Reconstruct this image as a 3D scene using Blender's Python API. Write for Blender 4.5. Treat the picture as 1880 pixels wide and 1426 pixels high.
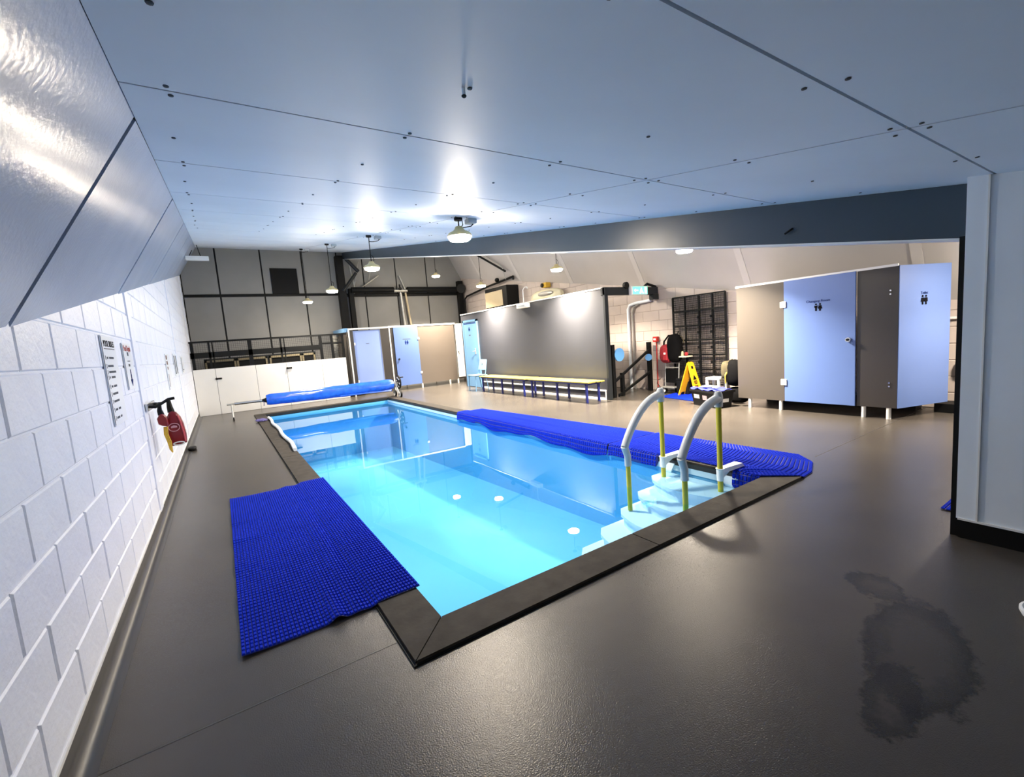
import bpy, bmesh, math, random
from mathutils import Vector, Matrix

random.seed(7)
S = bpy.context.scene
COL = S.collection
for o in list(bpy.data.objects):
    bpy.data.objects.remove(o)

# ------------------------------------------------------------------ camera
F_PX, YAW, PITCH, ROLL, CAM_Z = 821.22, math.radians(32.785), math.radians(-6.383), math.radians(-4.489), 1.42
fw = Vector((math.sin(YAW) * math.cos(PITCH), math.cos(YAW) * math.cos(PITCH), math.sin(PITCH)))
rt = Vector((math.cos(YAW), -math.sin(YAW), 0))
up = rt.cross(fw)
r2 = math.cos(ROLL) * rt + math.sin(ROLL) * up
u2 = -math.sin(ROLL) * rt + math.cos(ROLL) * up
cd = bpy.data.cameras.new('camera')
cam = bpy.data.objects.new('camera', cd)
COL.objects.link(cam)
cam.matrix_world = Matrix(((r2.x, u2.x, -fw.x, 0), (r2.y, u2.y, -fw.y, 0), (r2.z, u2.z, -fw.z, CAM_Z), (0, 0, 0, 1)))
cd.sensor_fit = 'HORIZONTAL'
cd.sensor_width = 36
cd.lens = F_PX / 1880 * 36
cd.clip_start = 0.02
S.camera = cam

# ------------------------------------------------------------------ world and exposure
w = bpy.data.worlds.new('world')
S.world = w
w.use_nodes = True
w.node_tree.nodes['Background'].inputs[0].default_value = (0.55, 0.7, 1.0, 1)
w.node_tree.nodes['Background'].inputs[1].default_value = 0.0
S.view_settings.view_transform = 'Standard'
S.view_settings.look = 'None'
S.view_settings.gamma = 1
S.view_settings.use_curve_mapping = False
S.view_settings.exposure = 0.65
LAMP_LENS = 370.0        # radiance of each glowing lamp lens
LAMP_WATTS = (44.0, 265.0, 26.0)   # downward beam: pool row, right row, dim lamp at the front of the right row
LAMP_SPREAD = math.radians(125)
LAMP_COL = (1.0, 0.86, 0.68)
S.cycles.max_bounces = 10
S.cycles.diffuse_bounces = 5
S.cycles.glossy_bounces = 4
S.cycles.transparent_max_bounces = 12
S.cycles.sample_clamp_indirect = 6
S.cycles.use_denoising = True


# ------------------------------------------------------------------ materials
def nmat(name):
    m = bpy.data.materials.new(name)
    m.use_nodes = True
    nt = m.node_tree
    return m, nt, nt.nodes['Principled BSDF']


def mat(name, col, rough=0.5, metal=0.0, var=0.06, scale=6.0, bump=0.0, bscale=60.0, spec=0.5, coat=0.0):
    m, nt, b = nmat(name)
    tc = nt.nodes.new('ShaderNodeTexCoord')
    b.inputs['Roughness'].default_value = rough
    b.inputs['Metallic'].default_value = metal
    b.inputs['Specular IOR Level'].default_value = spec
    b.inputs['Coat Weight'].default_value = coat
    b.inputs['Coat Roughness'].default_value = 0.1
    if var > 0:
        n = nt.nodes.new('ShaderNodeTexNoise')
        n.inputs['Scale'].default_value = scale
        n.inputs['Detail'].default_value = 4
        nt.links.new(tc.outputs['Object'], n.inputs['Vector'])
        r = nt.nodes.new('ShaderNodeValToRGB')
        r.color_ramp.elements[0].position = 0.3
        r.color_ramp.elements[1].position = 0.7
        r.color_ramp.elements[0].color = (*[c * (1 - var) for c in col], 1)
        r.color_ramp.elements[1].color = (*[min(1, c * (1 + var)) for c in col], 1)
        nt.links.new(n.outputs['Fac'], r.inputs['Fac'])
        nt.links.new(r.outputs['Color'], b.inputs['Base Color'])
    else:
        b.inputs['Base Color'].default_value = (*col, 1)
    if bump > 0:
        n2 = nt.nodes.new('ShaderNodeTexNoise')
        n2.inputs['Scale'].default_value = bscale
        n2.inputs['Detail'].default_value = 3
        nt.links.new(tc.outputs['Object'], n2.inputs['Vector'])
        bp = nt.nodes.new('ShaderNodeBump')
        bp.inputs['Strength'].default_value = bump
        bp.inputs['Distance'].default_value = 0.01
        nt.links.new(n2.outputs['Fac'], bp.inputs['Height'])
        nt.links.new(bp.outputs['Normal'], b.inputs['Normal'])
    return m


def emit(name, col, strength):
    m, nt, b = nmat(name)
    b.inputs['Base Color'].default_value = (*col, 1)
    b.inputs['Emission Color'].default_value = (*col, 1)
    b.inputs['Emission Strength'].default_value = strength
    return m


M = {}
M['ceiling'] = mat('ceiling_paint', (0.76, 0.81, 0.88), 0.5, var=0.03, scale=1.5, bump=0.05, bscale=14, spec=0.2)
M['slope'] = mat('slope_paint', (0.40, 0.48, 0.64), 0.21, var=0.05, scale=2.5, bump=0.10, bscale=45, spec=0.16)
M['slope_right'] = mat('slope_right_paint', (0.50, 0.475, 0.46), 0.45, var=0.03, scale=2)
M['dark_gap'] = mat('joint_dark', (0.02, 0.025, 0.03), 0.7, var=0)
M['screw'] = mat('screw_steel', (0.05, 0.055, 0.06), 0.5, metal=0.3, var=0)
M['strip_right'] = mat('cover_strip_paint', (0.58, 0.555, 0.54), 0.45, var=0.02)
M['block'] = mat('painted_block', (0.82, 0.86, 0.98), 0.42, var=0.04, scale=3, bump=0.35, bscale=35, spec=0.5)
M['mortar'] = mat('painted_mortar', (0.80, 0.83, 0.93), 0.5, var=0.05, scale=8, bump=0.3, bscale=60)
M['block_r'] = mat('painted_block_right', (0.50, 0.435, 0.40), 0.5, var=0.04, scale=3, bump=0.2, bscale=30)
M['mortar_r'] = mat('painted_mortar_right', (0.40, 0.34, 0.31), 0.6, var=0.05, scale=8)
M['back'] = mat('back_wall_board', (0.23, 0.23, 0.225), 0.6, var=0.06, scale=1.2, bump=0.05, bscale=20)
M['black'] = mat('black_paint', (0.0035, 0.004, 0.0045), 0.55, var=0, spec=0.2)
M['black_plastic'] = mat('black_plastic', (0.005, 0.005, 0.006), 0.5, var=0, spec=0.25)
M['beam'] = mat('beam_paint', (0.040, 0.060, 0.080), 0.35, var=0.06, scale=2, bump=0.1, bscale=10)
M['white'] = mat('white_paint', (0.80, 0.80, 0.78), 0.4, var=0.02, scale=3)
M['white_board'] = mat('white_board', (0.82, 0.81, 0.77), 0.4, var=0.02, scale=2)
M['column'] = mat('column_paint', (0.80, 0.86, 0.92), 0.45, var=0.03, scale=3)
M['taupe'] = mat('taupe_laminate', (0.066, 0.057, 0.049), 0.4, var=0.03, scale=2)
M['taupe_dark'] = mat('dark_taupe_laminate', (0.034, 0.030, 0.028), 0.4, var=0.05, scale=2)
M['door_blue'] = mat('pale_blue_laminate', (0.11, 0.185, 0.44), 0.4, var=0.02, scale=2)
M['door_far_lit'] = mat('pale_blue_laminate_lit', (0.24, 0.34, 0.66), 0.4, var=0.02, scale=2)  # same blue laminate, with the far door's brighter light put into the colour
M['taupe_far_lit'] = mat('taupe_laminate_lit', (0.125, 0.105, 0.088), 0.4, var=0.02, scale=2)  # lighter copy of the taupe, far lamp light painted in
M['door_sky'] = mat('sky_blue_paint', (0.13, 0.28, 0.48), 0.4, var=0.03, scale=3)
M['partition'] = mat('grey_laminate', (0.040, 0.042, 0.050), 0.4, var=0.05, scale=1.5)
M['dark_grey'] = mat('dark_grey_paint', (0.016, 0.019, 0.022), 0.5, var=0.04, spec=0.25)
M['chrome'] = mat('chrome', (0.6, 0.6, 0.6), 0.25, metal=1.0, var=0)
M['steel'] = mat('galvanised_steel', (0.42, 0.42, 0.40), 0.4, metal=0.6, var=0.08, scale=10)
M['navy'] = mat('navy_metal', (0.012, 0.02, 0.16), 0.35, var=0)
M['bench_yellow'] = mat('bench_yellow', (0.38, 0.305, 0.055), 0.4, var=0.05, scale=5)
M['chair_blue'] = mat('chair_pale_blue', (0.13, 0.24, 0.33), 0.4, var=0.02)
M['yellow_pole'] = mat('yellow_tube', (0.55, 0.47, 0.03), 0.35, var=0)
M['grey_plastic'] = mat('grey_plastic', (0.52, 0.55, 0.56), 0.4, var=0.03)
M['step_white'] = mat('step_plastic', (0.70, 0.84, 0.97), 0.4, var=0.02)
M['mat_blue'] = mat('blue_pvc', (0.005, 0.024, 0.44), 0.8, var=0.06, scale=2.5, spec=0.06)
M['cover_blue'] = mat('cover_blue', (0.015, 0.10, 0.62), 0.22, var=0.25, scale=9, bump=0.5, bscale=7, spec=0.7)
M['red'] = mat('red_plastic', (0.20, 0.006, 0.012), 0.3, var=0.05)
M['red_alarm'] = mat('red_alarm', (0.45, 0.02, 0.015), 0.4, var=0)
M['red_bag'] = mat('red_fabric', (0.28, 0.012, 0.02), 0.7, var=0.1, scale=20)
M['black_fabric'] = mat('black_fabric', (0.003, 0.003, 0.0035), 0.95, var=0.1, scale=25, spec=0.1)
M['khaki'] = mat('khaki_fabric', (0.06, 0.05, 0.022), 0.8, var=0.3, scale=12)
M['sign_yellow'] = mat('sign_yellow', (0.80, 0.40, 0.01), 0.4, var=0.03)
M['rope_yellow'] = mat('rope_yellow', (0.65, 0.42, 0.05), 0.8, var=0.1, scale=40)
M['tan'] = mat('tan_panel', (0.48, 0.40, 0.26), 0.5, var=0.03)
M['cream'] = mat('cream_metal', (0.70, 0.66, 0.48), 0.4, var=0.03)
M['ink'] = mat('black_print', (0.004, 0.004, 0.006), 0.8, var=0, spec=0.05)
M['ink_blue'] = mat('blue_print', (0.008, 0.02, 0.12), 0.8, var=0, spec=0.05)
M['ink_red'] = mat('red_print', (0.40, 0.03, 0.03), 0.6, var=0)
M['ink_grey'] = mat('grey_print', (0.10, 0.11, 0.13), 0.8, var=0, spec=0.1)
M['sign_white'] = mat('sign_white', (0.80, 0.84, 0.90), 0.35, var=0.01)
M['blue_sign'] = mat('blue_sign', (0.12, 0.35, 0.72), 0.4, var=0)
M['liner'] = mat('pool_liner', (0.095, 0.385, 0.66), 0.6, var=0.03, scale=0.7)
M['liner_band'] = mat('liner_band', (0.36, 0.55, 0.68), 0.5, var=0)
M['frame_dull'] = mat('frame_dull', (0.22, 0.19, 0.12), 0.6, var=0.05)
M['led'] = emit('led_disc', LAMP_COL, LAMP_LENS)
M['lamp_body'] = mat('lamp_housing', (0.62, 0.52, 0.26), 0.4, var=0.03)
M['exit_green'] = emit('exit_green', (0.15, 0.95, 0.55), 1.0)
M['exit_white'] = emit('exit_white', (0.75, 1.0, 0.9), 1.3)
M['purple'] = mat('purple_cloth', (0.07, 0.06, 0.22), 0.8, var=0.2, scale=30)
M['white_tube'] = mat('white_tube', (0.82, 0.85, 0.86), 0.5, var=0.02)
M['wood'] = mat('brown_board', (0.25, 0.13, 0.07), 0.6, var=0.1)


WET = ((2.28, 0.58, .46, .20, 0.25, .45, .95, .9, 9.0), (1.90, 0.55, .26, .10, 0.15, .30, .95, 1.2, 16.0), (2.70, 0.86, .16, .13, 0.9, .25, .95, 1.4, 14.0))


def floor_material():
    m, nt, b = nmat('floor_vinyl')
    L = nt.links
    tc = nt.nodes.new('ShaderNodeTexCoord')
    def noise(scale, detail=4, rough=0.5):
        n = nt.nodes.new('ShaderNodeTexNoise')
        n.inputs['Scale'].default_value = scale
        n.inputs['Detail'].default_value = detail
        n.inputs['Roughness'].default_value = rough
        L.new(tc.outputs['Object'], n.inputs['Vector'])
        return n
    base = nt.nodes.new('ShaderNodeValToRGB')
    base.color_ramp.elements[0].position = 0.35
    base.color_ramp.elements[1].position = 0.65
    base.color_ramp.elements[0].color = (0.056, 0.049, 0.043, 1)
    base.color_ramp.elements[1].color = (0.068, 0.060, 0.052, 1)
    L.new(noise(1.3).outputs['Fac'], base.inputs['Fac'])
    # wet patches with ragged outlines, near right of the floor
    def patch(cx, cy, rx, ry, ang, r0, r1, wob, nscale):
        mp = nt.nodes.new('ShaderNodeMapping')
        mp.vector_type = 'TEXTURE'
        mp.inputs['Location'].default_value = (cx, cy, 0)
        mp.inputs['Rotation'].default_value = (0, 0, ang)
        mp.inputs['Scale'].default_value = (rx, ry, 1)
        L.new(tc.outputs['Object'], mp.inputs['Vector'])
        wn = noise(nscale, 9, 0.72)
        sub = nt.nodes.new('ShaderNodeVectorMath')
        sub.operation = 'SUBTRACT'
        sub.inputs[1].default_value = (0.5, 0.5, 0.5)
        L.new(wn.outputs['Color'], sub.inputs[0])
        sc = nt.nodes.new('ShaderNodeVectorMath')
        sc.operation = 'SCALE'
        sc.inputs['Scale'].default_value = wob
        L.new(sub.outputs[0], sc.inputs[0])
        ad = nt.nodes.new('ShaderNodeVectorMath')
        ad.operation = 'ADD'
        L.new(mp.outputs['Vector'], ad.inputs[0])
        L.new(sc.outputs[0], ad.inputs[1])
        fl2 = nt.nodes.new('ShaderNodeVectorMath')
        fl2.operation = 'MULTIPLY'
        fl2.inputs[1].default_value = (1, 1, 0)
        L.new(ad.outputs[0], fl2.inputs[0])
        ln = nt.nodes.new('ShaderNodeVectorMath')
        ln.operation = 'LENGTH'
        L.new(fl2.outputs[0], ln.inputs[0])
        r = nt.nodes.new('ShaderNodeValToRGB')
        e = r.color_ramp.elements
        e[0].position = r0
        e[0].color = (0.72, 0.72, 0.72, 1)
        e[1].position = r1
        e[1].color = (1, 1, 1, 1)
        k = r.color_ramp.elements.new(r0 + (r1 - r0) * .72)
        k.color = (0.30, 0.30, 0.30, 1)
        L.new(ln.outputs['Value'], r.inputs['Fac'])
        return r.outputs['Color']

    cur = base.outputs['Color']
    for args in WET:
        mul = nt.nodes.new('ShaderNodeMix')
        mul.data_type = 'RGBA'
        mul.blend_type = 'MULTIPLY'
        mul.inputs[0].default_value = 1.0
        L.new(cur, mul.inputs[6])
        L.new(patch(*args), mul.inputs[7])
        cur = mul.outputs[2]
    L.new(cur, b.inputs['Base Color'])
    b.inputs['Roughness'].default_value = 0.27
    b.inputs['Specular IOR Level'].default_value = 0.36
    bp = nt.nodes.new('ShaderNodeBump')
    bp.inputs['Strength'].default_value = 0.7
    bp.inputs['Distance'].default_value = 0.0016
    L.new(noise(190, 2).outputs['Fac'], bp.inputs['Height'])
    L.new(bp.outputs['Normal'], b.inputs['Normal'])
    return m


M['floor'] = floor_material()
M['coping'] = mat('coping_stone', (0.042, 0.037, 0.032), 0.75, spec=0.15, var=0.25, scale=9, bump=0.15, bscale=45)
M['skirting_seam'] = mat('weld_seam', (0.035, 0.032, 0.03), 0.5, var=0)
M['skirting'] = mat('coved_vinyl', (0.04, 0.038, 0.038), 0.35, var=0.05)


def water_material():
    m, nt, b = nmat('pool_water')
    nt.nodes.remove(b)
    out = nt.nodes['Material Output']
    L = nt.links
    tr = nt.nodes.new('ShaderNodeBsdfTransparent')
    tr.inputs['Color'].default_value = (0.80, 0.96, 1.0, 1)
    gl = nt.nodes.new('ShaderNodeBsdfGlossy')
    gl.inputs['Roughness'].default_value = 0.012
    gl.inputs['Color'].default_value = (0.78, 0.92, 1.0, 1)
    fr = nt.nodes.new('ShaderNodeFresnel')
    fr.inputs['IOR'].default_value = 1.33
    tc = nt.nodes.new('ShaderNodeTexCoord')
    n = nt.nodes.new('ShaderNodeTexNoise')
    n.inputs['Scale'].default_value = 0.9
    n.inputs['Detail'].default_value = 2
    L.new(tc.outputs['Object'], n.inputs['Vector'])
    bp = nt.nodes.new('ShaderNodeBump')
    bp.inputs['Strength'].default_value = 0.02
    bp.inputs['Distance'].default_value = 0.03
    L.new(n.outputs['Fac'], bp.inputs['Height'])
    L.new(bp.outputs['Normal'], gl.inputs['Normal'])
    L.new(bp.outputs['Normal'], fr.inputs['Normal'])
    mx = nt.nodes.new('ShaderNodeMixShader')
    L.new(fr.outputs['Fac'], mx.inputs['Fac'])
    L.new(tr.outputs['BSDF'], mx.inputs[1])
    L.new(gl.outputs['BSDF'], mx.inputs[2])
    L.new(mx.outputs['Shader'], out.inputs['Surface'])
    return m


M['water'] = water_material()


# ------------------------------------------------------------------ mesh helpers (world coordinates, moved into the parent's frame on build)
def gl_loc(o):
    v = Vector((0, 0, 0))
    while o is not None:
        v += o.location
        o = o.parent
    return v


class MB:
    def __init__(self):
        self.v, self.f = [], []

    def add(self, vs, fs):
        k = len(self.v)
        self.v += [Vector(p) for p in vs]
        self.f += [tuple(i + k for i in q) for q in fs]
        return self

    def box(self, a, b):
        x0, y0, z0 = a
        x1, y1, z1 = b
        vs = [(x, y, z) for x in (x0, x1) for y in (y0, y1) for z in (z0, z1)]
        return self.add(vs, [(0, 1, 3, 2), (4, 6, 7, 5), (0, 4, 5, 1), (2, 3, 7, 6), (0, 2, 6, 4), (1, 5, 7, 3)])

    def cbox(self, c, s, rz=0.0):
        vs = []
        for x in (-.5, .5):
            for y in (-.5, .5):
                for z in (-.5, .5):
                    px, py = x * s[0], y * s[1]
                    vs.append((c[0] + px * math.cos(rz) - py * math.sin(rz), c[1] + px * math.sin(rz) + py * math.cos(rz), c[2] + z * s[2]))
        return self.add(vs, [(0, 1, 3, 2), (4, 6, 7, 5), (0, 4, 5, 1), (2, 3, 7, 6), (0, 2, 6, 4), (1, 5, 7, 3)])

    def rbox(self, a, b, r=0.01):
        """box with chamfered edges"""
        (x0, y0, z0), (x1, y1, z1) = a, b
        bm = bmesh.new()
        bmesh.ops.create_cube(bm, size=1)
        for v in bm.verts:
            v.co = Vector(((x0 + x1) / 2 + v.co.x * (x1 - x0), (y0 + y1) / 2 + v.co.y * (y1 - y0), (z0 + z1) / 2 + v.co.z * (z1 - z0)))
        bmesh.ops.bevel(bm, geom=bm.edges[:], offset=r, segments=2, affect='EDGES', profile=0.5)
        bm.verts.index_update()
        self.add([v.co.copy() for v in bm.verts], [tuple(v.index for v in f.verts) for f in bm.faces])
        bm.free()
        return self

    def quad(self, pts, th):
        """slab: quad extruded against its normal by th"""
        p = [Vector(q) for q in pts]
        n = (p[1] - p[0]).cross(p[2] - p[0]).normalized()
        k = len(p)
        vs = p + [q - n * th for q in p]
        fs = [tuple(range(k)), tuple(range(2 * k - 1, k - 1, -1))]
        fs += [(i, k + i, k + (i + 1) % k, (i + 1) % k) for i in range(k)]
        return self.add(vs, fs)

    def prism(self, poly, z0, z1):
        k = len(poly)
        vs = [(x, y, z1) for x, y in poly] + [(x, y, z0) for x, y in poly]
        fs = [tuple(range(k)), tuple(range(2 * k - 1, k - 1, -1))] + [(i, k + i, k + (i + 1) % k, (i + 1) % k) for i in range(k)]
        return self.add(vs, fs)

    def tube(self, pts, r, seg=10, cap=True):
        pts = [Vector(p) for p in pts]
        n = len(pts)
        rs = r if isinstance(r, (list, tuple)) else [r] * n
        vs, fs = [], []
        prev = None
        for i, p in enumerate(pts):
            d = (pts[min(i + 1, n - 1)] - pts[max(i - 1, 0)]).normalized()
            if prev is None:
                a = d.orthogonal().normalized()
            else:
                a = (prev - d * prev.dot(d))
                a = a.normalized() if a.length > 1e-6 else d.orthogonal().normalized()
            prev = a
            b = d.cross(a)
            for k in range(seg):
                t = 2 * math.pi * k / seg
                vs.append(p + (a * math.cos(t) + b * math.sin(t)) * rs[i])
        for i in range(n - 1):
            for k in range(seg):
                fs.append((i * seg + k, i * seg + (k + 1) % seg, (i + 1) * seg + (k + 1) % seg, (i + 1) * seg + k))
        if cap:
            fs.append(tuple(range(seg - 1, -1, -1)))
            fs.append(tuple((n - 1) * seg + k for k in range(seg)))
        return self.add(vs, fs)

    def disc(self, c, n, r, th, seg=20):
        c, n = Vector(c), Vector(n).normalized()
        return self.tube([c - n * th / 2, c + n * th / 2], r, seg)

    def lathe(self, c, prof, seg=20):
        """revolve (r, z) pairs about the vertical through c"""
        vs, fs = [], []
        for (r, z) in prof:
            for k in range(seg):
                t = 2 * math.pi * k / seg
                vs.append((c[0] + r * math.cos(t), c[1] + r * math.sin(t), c[2] + z))
        for i in range(len(prof) - 1):
            for k in range(seg):
                fs.append((i * seg + k, i * seg + (k + 1) % seg, (i + 1) * seg + (k + 1) % seg, (i + 1) * seg + k))
        fs.append(tuple(range(seg - 1, -1, -1)))
        fs.append(tuple((len(prof) - 1) * seg + k for k in range(seg)))
        return self.add(vs, fs)

    def blob(self, c, s, seg=14, rings=10, power=1.0, wob=0.0, seed=1):
        rnd = random.Random(seed)
        vs, fs = [], []
        for i in range(rings + 1):
            th = math.pi * i / rings
            for k in range(seg):
                ph = 2 * math.pi * k / seg
                def sg(v):
                    return math.copysign(abs(v) ** power, v)
                q = 1 + rnd.uniform(-wob, wob)
                vs.append((c[0] + s[0] * sg(math.sin(th)) * sg(math.cos(ph)) * q, c[1] + s[1] * sg(math.sin(th)) * sg(math.sin(ph)) * q, c[2] + s[2] * sg(math.cos(th)) * q))
        for i in range(rings):
            for k in range(seg):
                fs.append((i * seg + k, (i + 1) * seg + k, (i + 1) * seg + (k + 1) % seg, i * seg + (k + 1) % seg))
        return self.add(vs, fs)

    def build(self, name, m, parent=None, smooth=False, loc=None):
        base = gl_loc(parent) if parent else Vector((0, 0, 0))
        loc = Vector(loc) if loc is not None else Vector((0, 0, 0))
        me = bpy.data.meshes.new(name)
        me.from_pydata([tuple(v - base - loc) for v in self.v], [], self.f)
        me.materials.append(m)
        bm = bmesh.new()
        bm.from_mesh(me)
        bmesh.ops.recalc_face_normals(bm, faces=bm.faces)
        bm.to_mesh(me)
        bm.free()
        if smooth:
            for p in me.polygons:
                p.use_smooth = True
            try:
                me.set_sharp_from_angle(angle=math.radians(40))
            except Exception:
                pass
        o = bpy.data.objects.new(name, me)
        COL.objects.link(o)
        o.location = loc
        if parent:
            o.parent = parent
        return o


def tag(o, label=None, cat=None, group=None, kind=None):
    if label:
        o['label'] = label
    if cat:
        o['category'] = cat
    if group:
        o['group'] = group
    if kind:
        o['kind'] = kind
    return o


def thing(name, loc, label, cat, group=None, kind=None):
    o = bpy.data.objects.new(name, None)
    o.empty_display_size = 0.1
    COL.objects.link(o)
    o.location = loc
    return tag(o, label, cat, group, kind)


def inst(src, name, parent, loc):
    o = bpy.data.objects.new(name, src.data)
    COL.objects.link(o)
    o.parent = parent
    o.location = Vector(loc) - gl_loc(parent)
    return o


def text(name, body, size, m, parent, loc, rot):
    c = bpy.data.curves.new(name, 'FONT')
    c.body = body
    c.size = size
    c.extrude = 0.0006
    c.align_x = 'CENTER'
    c.align_y = 'CENTER'
    c.materials.append(m)
    tmp = bpy.data.objects.new(name + '_curve', c)
    COL.objects.link(tmp)
    dg = bpy.context.evaluated_depsgraph_get()
    me = bpy.data.meshes.new_from_object(tmp.evaluated_get(dg))
    bpy.data.objects.remove(tmp)
    bpy.data.curves.remove(c)
    me.name = name
    if not me.materials:
        me.materials.append(m)
    o = bpy.data.objects.new(name, me)
    COL.objects.link(o)
    o.parent = parent
    o.location = Vector(loc) - gl_loc(parent)
    o.rotation_euler = rot
    return o


ROT_MX = (math.pi / 2, 0, -math.pi / 2)   # text on a face looking towards -x
ROT_MY = (math.pi / 2, 0, 0)              # towards -y
ROT_PX = (math.pi / 2, 0, math.pi / 2)    # towards +x

# ------------------------------------------------------------------ key dimensions
XW, XR, YB, YF = -0.62, 8.25, 15.9, -2.6
XL, XLR = -0.16, 7.80
SL = 0.171


def zc(y):
    return 1.99 + SL * y


def zl(y):
    return 1.20 + SL * y


def zr(y):
    return 1.16 + SL * y


PX0, PX1, PY0, PY1 = 0.793, 3.90, 2.076, 12.66      # pool inner edge
CX0, CX1, CY0, CY1 = 0.565, 4.13, 1.847, 12.89      # coping outer edge
WATER = -0.11

# ------------------------------------------------------------------ floor
b = MB()
for (x0, x1, y0, y1) in ((XW - .05, PX0, YF, YB + .1), (PX1, XR + .05, YF, YB + .1), (PX0, PX1, YF, PY0), (PX0, PX1, PY1, YB + .1)):
    b.box((x0, y0, -0.06), (x1, y1, 0))
fl = tag(b.build('floor', M['floor']), 'dark grey speckled vinyl pool surround floor with a wet patch', 'floor', kind='structure')

b = MB()
for (xa, xb) in ((XW + .08, CX0 - .015), (CX1 + .75, XR)):
    b = MB().box((xa, 2.055, 0.0), (xb, 2.063, .0008))
    b.build('weld_seam', M['skirting_seam'], fl)

# ------------------------------------------------------------------ ceiling: backing plane and the painted boards under it
S0, SP = 0.655, 1.245
b = MB()
for (x0, x1) in ((XL - .02, XLR + .02),):
    b.quad([(x0, YF, zc(YF) + .014), (x0, YB + .1, zc(YB + .1) + .014), (x1, YB + .1, zc(YB + .1) + .014), (x1, YF, zc(YF) + .014)], 0.05)
# backing of the side slopes
b.quad([(XL - .03, YF, zc(YF) + .03), (XW - .05, YF, zl(YF) + .0), (XW - .05, YB + .1, zl(YB + .1) + .0), (XL - .03, YB + .1, zc(YB + .1) + .03)], 0.03)
b.quad([(XLR + .03, YF, zc(YF) + .03), (XR + .05, YF, zr(YF) + .0), (XR + .05, YB + .1, zr(YB + .1) + .0), (XLR + .03, YB + .1, zc(YB + .1) + .03)], -0.03)
ceil = tag(b.build('ceiling', M['dark_gap']), 'rising white ceiling of painted boards over the pool', 'ceiling', kind='structure')
G = 0.006
sb = MB()
sb.lathe((0, 0, -0.004), [(0.0085, 0.004), (0.008, 0.001), (0.003, 0.0)], 8)
screw0 = None
for ix, (x0, x1) in enumerate(((XL, 2.325), (2.325, 3.93), (3.93, 5.83), (5.83, XLR))):
    for k in range(-3, 13):
        y0 = S0 + SP * k
        y1 = min(y0 + SP, YB)
        if y0 >= YB:
            continue
        a0, a1, c0, c1 = x0 + G, x1 - G, y0 + G, y1 - G
        bb = MB().quad([(a0, c0, zc(c0)), (a0, c1, zc(c1)), (a1, c1, zc(c1)), (a1, c0, zc(c0))], 0.011)
        p = bb.build('ceiling_panel', M['ceiling'], ceil)
        if ix < 2 and k < 6 and k > -2:
            xs = (-0.03, 0.78, 1.61, 2.27) if ix == 0 else (2.38, 3.1, 3.75)
            rows = [y0 + .045, (y0 + y1) / 2 + .03, y1 - .045]
            for r, yy in enumerate(rows):
                for x in xs:
                    jx, jy = random.uniform(-.015, .015), random.uniform(-.015, .015)
                    if screw0 is None:
                        screw0 = sb.build('screw', M['screw'], p)
                        screw0.location = Vector((x, yy, zc(yy) - .001))
                    else:
                        inst(screw0, 'screw', p, (x + jx, yy + jy, zc(yy + jy) - .001))
# sloping boards on the left and right
GS = 0.018
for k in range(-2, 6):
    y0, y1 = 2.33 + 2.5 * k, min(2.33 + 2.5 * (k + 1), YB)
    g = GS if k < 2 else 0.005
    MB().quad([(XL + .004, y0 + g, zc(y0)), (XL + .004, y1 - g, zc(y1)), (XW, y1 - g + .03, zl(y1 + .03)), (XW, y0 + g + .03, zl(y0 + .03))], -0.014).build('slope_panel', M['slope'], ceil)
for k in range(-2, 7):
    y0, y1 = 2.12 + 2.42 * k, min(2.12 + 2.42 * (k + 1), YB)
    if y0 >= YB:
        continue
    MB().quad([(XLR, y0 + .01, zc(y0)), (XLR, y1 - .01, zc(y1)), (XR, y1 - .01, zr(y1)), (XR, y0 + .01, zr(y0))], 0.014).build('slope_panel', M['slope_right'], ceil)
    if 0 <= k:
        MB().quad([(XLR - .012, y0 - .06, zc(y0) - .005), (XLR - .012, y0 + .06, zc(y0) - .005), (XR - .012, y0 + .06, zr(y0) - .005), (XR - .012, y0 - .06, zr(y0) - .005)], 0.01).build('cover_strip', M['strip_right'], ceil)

# ------------------------------------------------------------------ block walls


def block_mesh(name, L, H, D, m):
    """block with a chamfered face towards +x, centred on y/z, face at x=0"""
    c = 0.006
    vs = []
    for x, k in ((0, c), (-c, 0), (-D, 0)):
        for (sy, sz) in ((-1, -1), (1, -1), (1, 1), (-1, 1)):
            vs.append((x, sy * (L / 2 - k), sz * (H / 2 - k)))
    fs = [(0, 1, 2, 3)]
    for q in (0, 4):
        for i in range(4):
            j = (i + 1) % 4
            fs.append((q + i, q + 4 + i, q + 4 + j, q + j))
    me = bpy.data.meshes.new(name)
    me.from_pydata(vs, [], fs)
    me.materials.append(m)
    bm = bmesh.new()
    bm.from_mesh(me)
    bmesh.ops.recalc_face_normals(bm, faces=bm.faces)
    bm.to_mesh(me)
    bm.free()
    return me, vs, fs


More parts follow.
